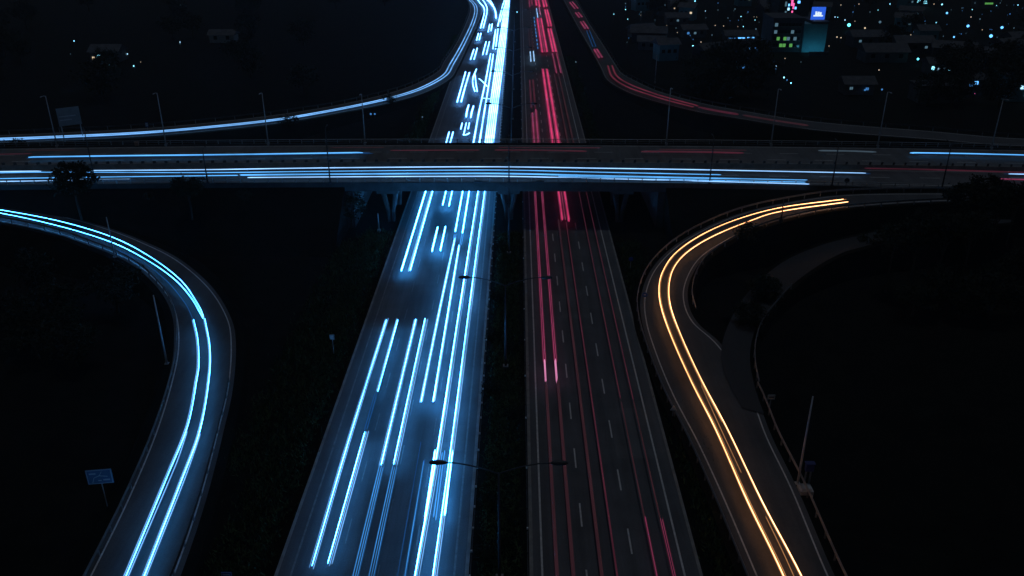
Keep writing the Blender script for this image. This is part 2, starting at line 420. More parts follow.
_, ULi, ULo = ramp_road('upper_left_ramp', upL, 'ramp_asphalt')
upR = lerp_z([(1150,144,1150,139,6.0),(1024,146.5,1024,138.5,5.9),(930,139.5,930,131,5.4),(812,130,815,121.5,4.2),(740,119,745,111,2.9),(695,111.5,702,103,2.1),(650,100,660,91.5,1.2),(625,91,638,82,.7),(607,80,622,73,.35),
    (600,67,615,63,.15),(589,47,603,44,.05),(577,26,590,24,.04),(566,5,578,3,.04),(556,-14,567,-15,.04)])
_, URi, URo = ramp_road('upper_right_ramp', upR, 'ramp_asphalt')

# ------------------------------------------------------------------ guard rails
gpost = MB().box((-0.06, -0.06, -0.3), (0.06, 0.06, 0.62)).mesh('post', 'galvanised')
WB = [(-0.03, 0.36), (0.03, 0.40), (-0.01, 0.48), (-0.01, 0.54), (0.03, 0.60), (-0.03, 0.66), (-0.07, 0.60), (-0.05, 0.51), (-0.07, 0.42)]
def guard_rail(label, path, step=2.0, reach=140, mat='galvanised'):
    path = resample(path, 1.0)
    t = thing('guard_rail', label, 'guard rail', tuple(path[0]))
    o = path[0]
    MB().sweep([p - o for p in path], [(u, w + .1) for u, w in WB]).build('rail', mat, t)
    for p in resample(path, step):
        if p.y < reach: link('post', gpost, t, loc=tuple(p - o))
    return t
def clip(path, f): return [p for p in path if f(p)]
guard_rail('steel guard rail along the inner bend of the left blue-lit loop ramp', side(LLi, -0.35), 2.6)
guard_rail('low guard rail along the lower outer edge of the left blue-lit loop ramp', [p for p in side(LLo, 0.45) if p.y < 74], 3.0, 140, 'pole_dark')
guard_rail('guard rail on the outer left side of the amber-lit loop ramp', side(LRo, 0.4) if False else [a + (a-b).normalized()*0.4 for a, b in zip(LRo, LRi)], 2.4)
right_edge = [b + (b-a).normalized()*0.5 for a, b in zip(LRo, LRi)]
guard_rail('guard rail on the inside of the amber-lit bend, up to the bridge', [p for p in right_edge if p.y > P(700, 318, 0).y], 2.4)
guard_rail('guard rail with posts right of the amber streaks, at the lower right', [p for p in right_edge if p.y < P(752, 388, 0).y], 2.4)
guard_rail('guard rail above the curve of the upper left ramp', [b + (b-a).normalized()*0.4 for a, b in zip(ULi, ULo)], 4, 400, 'darkened_concrete')
guard_rail('thin guard rail above the curve of the upper right ramp', [b + (b-a).normalized()*0.4 for a, b in zip(URi, URo)], 4, 400, 'darkened_concrete')
guard_rail('guard rail on the outer curve of the dark slip road merge', [b + (b-a).normalized()*0.45 for a, b in zip(SLl, SLr)][30:58], 2.4)
# reflector-topped fences at both sides of the median
mpost = MB().box((-0.05, -0.05, 0), (0.05, 0.05, 0.75)).mesh('post', 'pole_dark')
mref = MB().box((-0.06, -0.065, 0.72), (0.06, 0.065, 0.86)).mesh('reflector', 'reflector')
for x, lab in ((-3.3, 'low dark barrier with white reflectors beside the blue-lit carriageway, along the median'), (0.85, 'low dark barrier along the median beside the red-lit carriageway')):
    t = thing('median_fence', lab, 'barrier', (x, 0, 0.06))
    MB().box((-0.03, -30, 0.38), (0.03, 420, 0.62)).build('rail', 'pole_dark', t)
    for i, y in enumerate(np.arange(36, 260, 2.5)):
        p = link('post', mpost, t, loc=(0, y, 0))
        if x < 0 or i % 3 == 0: link('reflector', mref, p)

# ------------------------------------------------------------------ light trails of the traffic
FRINGE = {'trail_white': 'trail_fringe_dark', 'trail_white_far': 'trail_fringe_blue', 'trail_ramp_bright': 'trail_fringe_dark', 'trail_ramp': 'trail_fringe_deck',
          'trail_deck': 'trail_fringe_deck', 'trail_deck_pale': 'trail_fringe_deck', 'trail_red': 'trail_red_soft', 'trail_red_soft': 'trail_red_dim', 'trail_amber': 'trail_amber_dim',
          'trail_amber_core': 'trail_amber_dim', 'trail_blue': 'trail_blue_dim', 'trail_red_ramp': 'trail_red_faint'}
def ragged(pts, amt):
    pts = [p.copy() for p in pts]
    L = (pts[-1] - pts[0]).length
    if L < 6 * amt: return pts, [0.75] + [1.0] * (len(pts) - 2) + [0.75]
    d0 = (pts[1] - pts[0]).normalized(); d1 = (pts[-1] - pts[-2]).normalized()
    a = pts[0] + d0 * random.uniform(-amt, amt); b = pts[-1] + d1 * random.uniform(-amt, amt)
    core = pts[1:-1] if len(pts) > 2 else []
    seq = [a, a + d0 * amt * .9] + [p for p in core if (p - a).length > amt * 1.5 and (p - b).length > amt * 1.5] + [b - d1 * amt * .9, b]
    return seq, [0.45] + [1.0] * (len(seq) - 2) + [0.45]
def strands(pts, r, n=1, gap=0.2, mat='trail_white', parent=None, flat=1.0, o=Vector((0,0,0))):
    m = MB(); amt = min(0.9, max(0.25, r * 6)); slot = []; main = random.randrange(n)
    for k in range(n):
        off = (k - (n - 1) / 2) * gap
        rr = r * (1.0 if n == 1 else (0.72 + 0.5 * random.random()))
        q, sc_ = ragged([p - o for p in side(pts, off, random.uniform(-.04, .04) if n > 1 else 0)], amt)
        m.tube(q, [rr * w for w in sc_], 6, True, flat)
        slot += [2 if (n > 1 and k != main and mat in ('trail_white', 'trail_ramp_bright')) else 0] * (len(m.f) - len(slot))
    nmain = len(m.f)
    if mat in FRINGE:
        w = (n - 1) / 2 * gap + r
        for sgn in (-1, 1):
            q, sc_ = ragged([p - o for p in side(pts, sgn * (w + r * .55 + .02), -.05)], amt)
            m.tube(q, [max(.022, r * .5) * v for v in sc_], 6, True, flat)
    ob = m.build('light_streak', mat, parent)
    if len(m.f) > nmain:
        ob.data.materials.append(MATS[FRINGE[mat]])
        ob.data.materials.append(MATS['trail_side'])
        for i, p in enumerate(ob.data.polygons): p.material_index = 1 if i >= nmain else slot[i]
    return ob
def trail(kind, label, streaks, group=None):
    """one vehicle's lamps: an Empty with one child per lamp streak; streak = (photo points, z, radius, strands, gap, material)"""
    first = None; t = None
    for (pts, z, r, n, gap, mat) in streaks:
        if isinstance(pts[0], Vector): W = pts
        else:
            zs = z if callable(z) else (lambda px: z)
            W = []
            for (a, b) in pts:
                if z == 'deck':
                    q = P(a, b, 7.1)
                    for _ in range(3): q = P(a, b, deck_z(q.x) + 0.62)
                    W.append(q)
                else: W.append(P(a, b, z))
            W = spline(W, 6)
        if t is None:
            first = W[0]; t = thing(kind, label, 'light trail', tuple(first), 0, group)
        strands(W, r, n, gap, mat, t, 1.0, first)
    return t
HZ = 1.0
def S(px, py, y0, y1):
    """straight lane path: keeps the x measured at (px, py), runs between photo rows y0 and y1"""
    x = P(px, py, HZ).x
    a = P(518, y0, HZ).y; b = P(518, y1, HZ).y
    n = max(2, int(abs(a - b) / 12) + 1)
    return [Vector((x, a + (b - a) * i / (n - 1), HZ)) for i in range(n)]
H = 'headlight_trail'; T = 'taillight_trail'
W_ = 'trail_white'; WF = 'trail_white_far'
trail(H, 'leftmost pair of white-blue streaks in the lower blue carriageway, its right streak broken', [
    ([(386.7, 319), (348.2, 442), (311.5, 567.5)], HZ, .030, 3, .15, W_), (S(397.3, 319, 319, 393), HZ, .030, 2, .155, W_),
    (S(376, 393, 394, 432), HZ, .05, 2, .2, 'trail_blue_dim'), (S(329, 566.5, 432, 566.5), HZ, .030, 3, .155, W_)])
trail(H, 'white streak pair ending mid-road, second from the left in the lower carriageway', [
    (S(387, 440, 319, 465), HZ, .030, 3, .16, W_), (S(399.8, 443.6, 319, 465.5), HZ, .030, 3, .16, W_)])
trail(H, 'dimmer blue streak pair carrying on below the second white pair', [
    (S(356, 573, 466, 660), HZ, .026, 3, .16, 'trail_blue'), (S(371.5, 575, 466, 660), HZ, .026, 3, .16, 'trail_blue')])
trail(H, 'bold white streak pair ending beside the rightmost lane, mid lower carriageway', [
    ([(455, 237.7), (439.5, 310), (420.7, 403)], HZ, .042, 3, .13, W_), (S(433.6, 403, 245.5, 403), HZ, .048, 2, .13, W_)])
trail(H, 'longest white streak pair in the lane beside the median, running under the bridge', [
    ([(484.2, 150), (478.8, 192), (460, 313), (440, 445), (417, 576), (397, 700)], HZ, .040, 3, .14, W_),
    ([(490.3, 150), (485.4, 192), (469, 318), (452.8, 445), (434.8, 576), (417.8, 700)], HZ, .040, 3, .14, W_)])
trail(H, 'short bright streak cluster beneath the nearest lamp arm in the median lane', [
    (S(434.0, 458, 450.6, 518), HZ + .05, .06, 1, .2, W_), (S(439.0, 485, 450.6, 518), HZ + .05, .048, 2, .2, 'trail_blue'), (S(446.5, 500, 450.6, 518), HZ + .05, .07, 1, .15, W_)])
trail(H, 'thin dim blue double line in the third lane near the lower edge', [
    (S(419.5, 450, 442, 660), HZ, .025, 1, .2, 'trail_blue_dim'), (S(417.4, 500, 460, 660), HZ, .025, 1, .2, 'trail_blue')])
trail(H, 'white streak pair in the outermost lane coming out under the bridge', [
    (S(401.2, 271, 160, 271), HZ, .075, 1, .2, W_), (S(409.2, 271, 160, 271), HZ, .07, 2, .22, W_)])
trail(H, 'very short white streak pair right at the bridge shadow', [(S(442.5, 205.6, 175, 205.6), HZ, .075, 1, .2, W_), (S(449, 205.6, 175, 205.6), HZ, .075, 1, .2, W_)])
trail(H, 'short white streak pair floating alone below the bridge in the second lane', [(S(432, 251, 226.7, 251), HZ, .075, 1, .2, W_), (S(440.2, 251, 226.7, 251), HZ, .075, 1, .2, W_)])
trail(H, 'white streak pair in the third lane stopping just below the bridge', [(S(455, 233, 165, 233), HZ, .085, 1, .2, W_), (S(462.4, 233, 165, 233), HZ, .085, 1, .2, W_)])
trail(H, 'faint blue traces between two white pairs in the third lane', [(S(454.7, 237, 234, 240), HZ, .05, 2, .2, 'trail_blue'), (S(461.5, 240, 234, 246), HZ, .06, 2, .2, 'trail_blue')])
# upstream of the bridge
trail(H, 'tiny white streak pair at the far bridge railing, outermost', [(S(447, 139.7, 132, 146), HZ, .112, 1, .2, WF), (S(451, 139.7, 132, 146), HZ, .112, 1, .2, WF)])
trail(H, 'three short white streaks just above the bridge', [(S(460.8, 129, 122.5, 129.7), HZ, .112, 1, .2, WF), (S(464.7, 130, 122, 136), HZ, .096, 1, .2, WF), (S(468.2, 128.7, 122, 128.7), HZ, .112, 1, .2, WF)])
trail(H, 'bent short bright streak crossing the lane just above the bridge', [([(463, 134.5), (465.5, 135), (469.5, 133)], HZ, .128, 1, .2, WF)])
trail(H, 'short slanted white streak pair a little above the bridge', [([(468.7, 105), (467, 111), (466, 118)], HZ, .136, 1, .2, WF), ([(473.8, 105), (471.8, 112), (470.5, 118.7)], HZ, .136, 1, .2, WF)])
trail(H, 'curved white streak pair on the outer left lane above the bridge', [([(465.8, 71), (461.5, 86.7), (457, 102.5)], HZ, .128, 1, .2, WF), ([(469.7, 71.7), (465, 87.5), (461, 102.5)], HZ, .144, 1, .2, WF)])
trail(H, 'crossed and bowed white streaks of a lane changer above the bridge', [([(476.5, 69), (473, 78), (473, 85), (475, 91.7)], HZ, .128, 1, .2, WF), ([(475, 75), (476, 84), (477.3, 91.7)], HZ, .128, 1, .2, WF)])
trail(H, 'short diagonal white streak crossing towards the long pair above the bridge', [([(478.7, 78.3), (483, 82), (487.5, 86.7)], HZ, .104, 1, .2, WF)])
trail(H, 'long thin white streak pair left of the solid white band above the bridge', [
    ([(490.7, 53.5), (485.2, 83), (479, 112), (472.9, 146)], HZ, .136, 1, .2, WF), ([(493.4, 53.5), (489, 83), (484.3, 112), (478.9, 146)], HZ, .136, 1, .2, WF)])
trail(H, 'thin horizontal white streaks cutting across the long pair above the bridge', [([(480, 97.6), (485, 98.4), (491, 99)], HZ, .07, 1, .2, WF)])
bx0, bx1 = P(488.2, 139, HZ).x, P(494.6, 139, HZ).x
for k, lab in enumerate(('left edge streak of the solid white band of headlights above the bridge', 'second streak from left in the solid white headlight band above the bridge',
                         'middle streak of the solid white headlight band above the bridge', 'second streak from right in the solid white headlight band above the bridge', 'right edge streak of the solid white headlight band above the bridge')):
    ya = P(518, 150, HZ).y; f = k / 4
    trail(H, lab, [(spline([Vector((a + (b - a) * f, y, HZ)) for y, a, b in ((ya, -6.15, -4.7), (190, -6.15, -4.5), (252, -5.95, -4.05), (330, -5.6, -3.8), (420, -5.3, -3.65), (700, -5.2, -3.7))], 4), HZ, .125 + .03 * (k % 2), 1, .2, WF)])
trail(H, 'white streak pair at the top where the left ramp joins the highway', [([(476, -3), (480, 3), (483.5, 7), (484.3, 13), (480.6, 28)], HZ, .176, 1, .2, WF), ([(480, -4), (486, 5), (487, 12), (483.2, 28)], HZ, .16, 1, .2, WF)])
trail(H, 'thick white arc hooking down at the top beside the ramp', [([(483, -4), (489, 1.5), (493.5, 7), (495.5, 12), (496, 18)], HZ, .27, 1, .2, WF), ([(487, -3), (492, 3), (494.5, 10)], HZ, .144, 1, .2, WF)])
trail(H, 'tiny white streak pair below the thick white arc', [(S(489, 28, 24, 32.5), HZ, .16, 1, .2, WF), (S(491.5, 28, 24, 31), HZ, .16, 1, .2, WF)])
trail(H, 'tiny white streak pair on the outer lane below the ramp junction', [(S(477.5, 37, 33, 40.5), HZ, .16, 1, .2, WF), (S(480, 37, 33, 40.5), HZ, .16, 1, .2, WF)])
trail(H, 'short slanted streak pair nearest the inside of the upper left ramp bend', [([(474, 49), (470.3, 60)], HZ, .136, 1, .2, WF), ([(477.3, 48), (473.8, 60)], HZ, .136, 1, .2, WF)])
trail(H, 'short slanted streak pair between the ramp bend and the long thin pair', [([(486.3, 41), (482.6, 55)], HZ, .136, 1, .2, WF), ([(489.6, 41), (486.2, 55)], HZ, .136, 1, .2, WF)])
trail(H, 'bright broken streak pair beside the white band near the top', [([(505, -1), (501.9, 8), (497.8, 26)], HZ, .16, 1, .2, WF), ([(507, -1), (504, 8), (500, 22)], HZ, .144, 1, .2, WF)])
trail(H, 'ragged bright streak pair below the broken pair beside the white band', [([(495.7, 29), (492.9, 49.4)], HZ, .176, 1, .2, WF), ([(498, 29), (495.5, 49.4)], HZ, .16, 1, .2, WF)])
# bridge deck
def deckline(pts): return pts
trail(H, 'thick single blue streak on the far lanes at the left of the bridge', [([(31, 157.3), (120, 156), (230, 154.8), (368, 152.7)], 'deck', 0.150, 1, .2, 'trail_deck')])
trail(H, 'topmost pale blue streak of the long bundle crossing the whole bridge', [([(92, 170.6), (200, 169.8), (320, 168), (440, 167), (512, 167), (600, 168.3), (700, 169.8), (868, 173.2)], 'deck', 0.082, 1, .2, 'trail_deck_pale')])
trail(H, 'second blue streak of the long bundle on the bridge', [([(-60, 174.3), (44, 172.2), (200, 172.6), (320, 171.3), (440, 170.2), (512, 170.2), (600, 172.2), (719, 174.7)], 'deck', 0.061, 1, .2, 'trail_deck')])
trail(H, 'third blue streak of the long bundle on the bridge', [([(-60, 172.7), (0, 171.8), (44, 171.2)], 'deck', 0.102, 1, .2, 'trail_deck_pale'), ([(240, 174.9), (340, 174), (440, 173.4), (512, 173.6), (620, 176.2), (807, 180.2)], 'deck', 0.048, 2, .38, 'trail_deck')])
trail(H, 'lowest bright streak of the long bundle on the bridge', [([(247.5, 177.6), (340, 176.9), (440, 176.4), (512, 176.5), (620, 179), (807, 184)], 'deck', 0.082, 1, .36, 'trail_deck_pale'), ([(560, 176.2), (700, 180), (807, 182.2)], 'deck', 0.061, 1, .3, 'trail_deck')])
trail(H, 'short low blue streak passing behind the round tree on the bridge', [([(-60, 182.5), (27, 181), (80, 179.8), (134, 179.2)], 'deck', 0.075, 1, .2, 'trail_deck_pale')])
trail(H, 'thin pale streak behind the round tree, ending before the bush on the bridge', [([(-60, 179.6), (20, 178.3), (120, 176.8), (239, 175.3)], 'deck', 0.068, 1, .2, 'trail_deck')])
trail(H, 'bright blue streak at the far right end of the bridge', [([(913.6, 152.9), (970, 153.8), (1080, 156.6)], 'deck', 0.116, 1, .2, 'trail_deck')])
trail(H, 'faint grey-blue streak on the far lanes right of centre', [([(821.6, 150.6), (850, 151), (877, 152)], 'deck', .12, 1, .2, 'trail_deck_grey')])
trail(H, 'thin pale streak at the right edge of the bridge near lanes', [([(1006, 173.8), (1080, 175.5)], 'deck', 0.068, 1, .2, 'trail_deck_pale')])
trail(T, 'dim red streak pair on the far lanes right of the bridge centre', [([(636, 151.5), (690, 151.8), (746.5, 153)], 'deck', .14, 1, .2, 'trail_red_dim'), ([(660, 149.3), (748, 150.2)], 'deck', .06, 1, .2, 'trail_red_faint')])
trail(T, 'thin red streak on the far lanes at the bridge centre', [([(491, 150), (540, 150.2), (585, 151.2)], 'deck', .11, 1, .2, 'trail_red_dim'), ([(500, 147.4), (600, 147.8)], 'deck', .05, 1, .2, 'trail_red_dim')])
trail(T, 'faint red line on the far lanes left of the bridge centre', [([(389, 150.4), (481, 150)], 'deck', .07, 1, .2, 'trail_red_dim'), ([(330, 147.6), (385, 147.3)], 'deck', .05, 1, .2, 'trail_red_faint')])
trail(T, 'faint red glow line at the left end of the bridge', [([(-40, 155), (32, 153.6)], 'deck', .05, 1, .2, 'trail_red_dim'), ([(25, 150.2), (76, 150)], 'deck', .05, 1, .2, 'trail_red_faint')])
trail(T, 'dull red streak along the median at the right of the bridge', [([(866, 168.3), (930, 169.6), (1080, 174.2)], 'deck', .11, 1, .2, 'trail_red_dim')])
trail(T, 'short crimson streak above the bushes at the right bridge end', [([(994.5, 178.8), (1080, 181)], 'deck', .10, 1, .2, 'trail_red_soft')])
# red carriageway, below the bridge
trail(T, 'red streak pair beside the median with pinkish ends mid-road', [(S(541.7, 311.6, 150, 362), .7, .055, 2, .17, 'trail_red_soft'), (S(552, 316, 150, 362), .7, .055, 2, .17, 'trail_red_soft'),
    (S(545.4, 375, 360, 381), .72, .13, 1, .2, 'trail_pink'), (S(556.4, 375, 360, 381), .72, .11, 1, .2, 'trail_pink')])
trail(T, 'faint red pair beside the median running on to the lower edge', [(S(549.7, 445, 382, 700), .7, .15, 1, .2, 'trail_red_faint'), (S(563, 445, 382, 700), .7, .15, 1, .2, 'trail_red_faint')])
trail(T, 'bright red streaks in the middle lane just under the bridge', [(S(562, 217, 150, 220), .7, .10, 1, .2, 'trail_red'), (S(565, 217, 170, 219), .7, .07, 1, .2, 'trail_red_soft'), (S(568.4, 217, 150, 220), .7, .10, 1, .2, 'trail_red')])
trail(T, 'dim crimson pair in the middle lane of the lower red carriageway', [(S(586, 445, 221, 700), .7, .13, 1, .18, 'trail_red_faint'), (S(598.4, 445, 221, 700), .7, .07, 1, .2, 'trail_red_dim')])
trail(T, 'dim red pair in the right lane fading below the bridge', [(S(602.7, 310, 150, 400), .7, .05, 1, .2, 'trail_red_dim'), (S(613, 310, 150, 400), .7, .05, 1, .2, 'trail_red_dim'),
    (S(602.7, 310, 401, 516), .7, .06, 1, .2, 'trail_red_faint'), (S(613, 310, 401, 516), .7, .06, 1, .2, 'trail_red_faint')])
trail(T, 'thin red pair in the right lane at the lower edge', [(S(645, 517, 517, 700), .7, .035, 1, .2, 'trail_red_soft'), (S(661, 517, 517, 700), .7, .03, 2, .12, 'trail_red_soft')])
# red carriageway, above the bridge
trail(T, 'dull crimson block in the median lane above the bridge', [(S(531.4, 107, 80, 107.5), .7, 0.234, 1, .2, 'trail_red_dim'), (S(535.2, 107, 80, 107.5), .7, 0.234, 1, .2, 'trail_red_dim')])
trail(T, 'broad red streaks in the median lane touching the far bridge railing', [(S(534, 138, 111.7, 146), .7, 0.187, 1, .2, 'trail_red_soft'), (S(538, 138, 110, 146), .7, 0.203, 1, .2, 'trail_red_soft')])
trail(T, 'long bright red pair in the middle lane above the bridge', [(S(552.3, 137.5, 68.5, 146), .7, 0.172, 1, .2, 'trail_red'), (S(557.8, 137.5, 68.5, 146), .7, 0.187, 1, .2, 'trail_red')])
trail(T, 'faint red pair in the outer lane reaching down to the bridge', [(S(567, 138, 73.5, 146), .7, .17, 1, .2, 'trail_red_faint'), (S(572.5, 138, 73.5, 146), .7, .17, 1, .2, 'trail_red_faint')])
trail(T, 'dull red pair in the outer lane, mid way up the far highway', [(S(554.5, 63, 53, 73), .7, 0.156, 1, .2, 'trail_red_soft'), (S(558.8, 63, 53, 73), .7, 0.156, 1, .2, 'trail_red_soft')])
trail(T, 'three bright red streaks packed side by side in the middle lane', [(S(540.5, 40, 18, 52), .7, 0.187, 1, .2, 'trail_red'), (S(542.8, 40, 18, 52), .7, 0.156, 1, .2, 'trail_red_soft'), (S(545, 40, 18, 52), .7, 0.187, 1, .2, 'trail_red')])
trail(T, 'bright red pair right of the three packed red streaks', [(S(550.6, 40, 28, 52), .7, 0.195, 1, .2, 'trail_red'), (S(553.4, 40, 28, 52), .7, 0.195, 1, .2, 'trail_red')])
trail(T, 'bright red pair in the outer lane near the top edge', [(S(546.4, 16, 9.5, 26), .7, 0.203, 1, .2, 'trail_red'), (S(548.8, 16, 9.5, 26), .7, 0.203, 1, .2, 'trail_red')])
trail(T, 'cropped red streaks of the median lane at the very top', [(S(529.5, 3, -9, 7), .7, 0.187, 1, .2, 'trail_red_soft'), (S(532, 3, -9, 5), .7, 0.187, 1, .2, 'trail_red_soft')])
trail(T, 'brightest cropped red streaks of the middle lane at the very top', [(S(536.2, 3, -9, 5.5), .7, 0.234, 1, .2, 'trail_red'), (S(539, 3, -9, 6.5), .7, 0.234, 1, .2, 'trail_red')])
trail(T, 'cropped red streaks of the outer lane at the very top', [(S(543.4, 3, -9, 7), .7, 0.234, 1, .2, 'trail_red'), (S(546, 3, -9, 6.5), .7, 0.195, 1, .2, 'trail_red')])
trail(H, 'short white-blue pair among the red streaks of the far highway', [(S(530.6, 57, 51, 61.7), .7, .16, 1, .2, 'trail_pale'), (S(533.9, 57, 51, 61.7), .7, .16, 1, .2, 'trail_pale')])
trail(T, 'greyish violet pair right above the short white-blue pair', [(S(529.4, 40, 29, 50), .7, 0.156, 1, .2, 'trail_red_faint'), (S(532, 40, 29, 50), .7, 0.156, 1, .2, 'trail_red_faint')])
trail(H, 'thin dotted blue line beside the packed red streaks', [(S(535.6, 30, a, a + 2.2), .7, .09, 1, .2, 'trail_blue') for a in (17, 20.5, 24, 28, 31.5, 35, 39, 43, 46.5)])
trail(H, 'pale streak pair cropped between reds near the top', [(S(537, 12, 8, 17.5), .7, .13, 1, .2, 'trail_deck_pale'), (S(540, 12, 7, 15), .7, .13, 1, .2, 'trail_pink')])
# upper right ramp
for (a, b, c, d, lab) in ((569.6, 2, 575, 8.6, 'topmost short red pair on the upper right ramp'), (575.5, 12.5, 579.5, 17.5, 'smallest red pair on the upper right ramp, second from the top'),
                          (580.5, 21.5, 585.5, 29, 'third red pair down the upper right ramp'), (594, 49, 599.5, 58, 'lone red pair just before the upper right ramp bends')):
    trail(T, lab, [([(a, b), (c, d)], .7, .2, 1, .2, 'trail_red_soft'), ([(a + 2.6, b - .4), (c + 2.8, d - .4)], .7, .2, 1, .2, 'trail_red_soft')])
uz = lambda pts: [P(a, b, z + .7) for a, b, z in pts]
trail(T, 'long curved dull red streak along the upper right ramp', [
    (spline(uz([(607.8, 65.4, .2), (612.5, 77, .4), (627.7, 87, .8), (650, 95, 1.3), (668, 100.5, 1.7), (695, 107.5, 2.2)]), 6), .7, .15, 1, .2, 'trail_red_ramp'),
    (spline(uz([(611.8, 65, .2), (617, 76, .4), (631, 84.8, .8), (652, 92.8, 1.3), (670, 98.4, 1.7), (697, 105.6, 2.2)]), 6), .7, .15, 1, .2, 'trail_red_ramp'),
    (spline(uz([(696, 106.7, 2.2), (718, 111, 2.6), (741, 114.8, 3.0)]), 6), .7, .22, 1, .2, 'trail_red_dim'),
    (spline(uz([(742, 114.9, 3.0), (775, 120.5, 3.6), (812, 126, 4.2)]), 6), .7, .17, 1, .2, 'trail_red_faint')])
trail(H, 'faint blue pair on the straight of the upper right ramp', [([(586.5, 30.5), (593, 47)], .7, .07, 1, .2, 'trail_blue_dim'), ([(589.3, 30), (596, 46.5)], .7, .07, 1, .2, 'trail_blue_dim')])
# upper left ramp
ctr = [(-150,140.5,6.0),(-60,140.3,5.9),(0,139.3,5.6),(69,136.6,5.0),(139,133.1,4.3),(201,128,3.5),(278,119.6,2.6),(342,108.6,1.7),(391,98,.9),(422,88,.5),(444.5,75.3,.25),(452,63.5,.12),(463,44,.06),(473,22.5,.04),(476,9.5,.04),(472,1.5,.04),(460,-7,.04)]
cp = spline(uz(ctr), 6)
trail(H, 'blue streak on the inner side of the upper left ramp curve', [(side(cp, 0.5), .7, .13, 1, .2, 'trail_ramp')])
trail(H, 'paler blue streak on the outer side of the upper left ramp curve', [(side(cp, -0.5), .7, .13, 1, .2, 'trail_ramp')])
# left loop
lz = lambda pts: spline([P(a, b, z + .95) for a, b, z in pts], 7)
o1 = lz([(-150,195.5,4.9),(-60,201.8,4.3),(0,209.8,3.8),(59,221,2.9),(111,236.6,2.2),(149,256,1.5),(180.6,280,.9),(198,304.6,.4),(204,318,.28)])
o2 = lz([(204,318,.28),(209,346,.12),(208.5,376,.06),(199.6,428,.04),(180.6,480,.04),(156,542.7,.04),(118,640,.04)])
i1 = lz([(-150,198.5,4.9),(-60,204.6,4.3),(0,213,3.8),(59,226,2.9),(111,242,2.2),(146,259.5,1.5),(173.6,278.5,.9),(191,297.6,.5),(203,318,.28)])
d1 = lz([(118,250,2.0),(143,262,1.4),(166.7,281,.8),(185,303,.4),(192.7,318.5,.28)])
i2 = lz([(192.7,318.5,.28),(197,339,.14),(198,363.6,.08),(195.8,380,.06),(187,424.6,.04),(166,476.7,.04),(138.5,542.7,.04),(98,640,.04)])
trail(H, 'twin blue streaks sweeping in round the top of the left loop ramp', [(o1, .6, .032, 1, .2, 'trail_ramp_bright'), (i1, .6, .032, 1, .2, 'trail_ramp_bright')])
trail(H, 'bright blue pair running down the lower half of the left loop ramp', [(o2, .6, .032, 2, .13, 'trail_ramp_bright'), (i2, .6, .032, 2, .15, 'trail_ramp_bright')])
trail(H, 'faint blue line inside the twin streaks on the left loop ramp', [(d1, .6, .04, 1, .2, 'trail_blue_dim')])
b1 = lz([(187,432,.04),(178,459,.04),(168.5,482,.04),(142,544,.04),(101,640,.04)]); b2 = lz([(200.5,433,.04),(196,447,.04),(183.5,482,.04),(159,544,.04),(121,640,.04)])
trail(H, 'second fine blue pair joining the lower left loop streaks', [(b1, .6, .04, 1, .2, 'trail_ramp'), (b2, .6, .04, 1, .2, 'trail_ramp')])
# right loop
a1 = lz([(845,199,5.9),(781.7,207.3,5.1),(737,219.3,4.0),(702,234.5,2.9),(676,252.5,1.7),(663,271,.95),(659,289,.55),(662,310,.38),(673,340.5,.25),(692,382.7,.14),(716,430,.09),(747,500,.06),(778,563.6,.04),(812,640,.04)])
a2 = lz([(848,201.8,5.9),(781.7,211.2,5.1),(751,220.5,4.3),(714,235.7,3.0),(688,251.5,1.8),(674,267.5,1.0),(669,286,.55),(671,308,.38),(683,340,.25),(701.6,380,.14),(728,430,.09),(761.5,500,.06),(796,565,.04),(833,640,.04)])
trail(H, 'amber streak on the outer left of the right loop ramp', [(a1, .6, .030, 1, .2, 'trail_amber'), (side(a1, -0.16), .6, .03, 1, .2, 'trail_amber_dim')])
trail(H, 'golden streak on the inner right of the right loop ramp', [(a2, .6, .030, 1, .2, 'trail_amber_core'), (side(a2[:70], 0.16), .6, .03, 1, .2, 'trail_amber_dim')])
f1 = lz([(701,385,.14),(720,427,.1),(741,472,.1)]); f2 = lz([(765,515,.05),(783,552,.04),(800,590,.04)])
trail(H, 'thin faint amber line between the golden pair on the right loop', [(f1, .6, .022, 1, .2, 'trail_amber_dim'), (f2, .6, .022, 1, .2, 'trail_amber_dim')])

# ------------------------------------------------------------------ lamp posts
def double_lamp(label, x, y, h=9.4):
    t = thing('double_arm_lamp', label, 'street lamp', (x, y, 0.06), 0, 'double-arm lamps along the median')
    MB().tube([(0, 0, 0), (0, 0, h * .5), (0, 0, h)], [0.13, 0.10, 0.075], 8).build('pole', 'pole_dark', t, True)
    MB().box((-.28, -.28, -.1), (.28, .28, .25)).build('base', 'concrete', t)
    for s in (-1, 1):
        a = MB().tube(spline([(0, 0, h - .05), (1.2*s, 0, h + .42), (2.6*s, 0, h + .78), (3.7*s, 0, h + .86)], 4), 0.05, 6).build('arm', 'pole_dark', t, True)
        m = MB(); n = 10
        pr = [(3.5, .09), (3.75, .17), (4.15, .20), (4.5, .15), (4.65, .05)]
        m.tube([(u*s, 0, h + .86) for u, _ in pr], [r for _, r in pr], 8, True, 0.95)
        m.build('lamp_head', 'pole_dark', a, True)
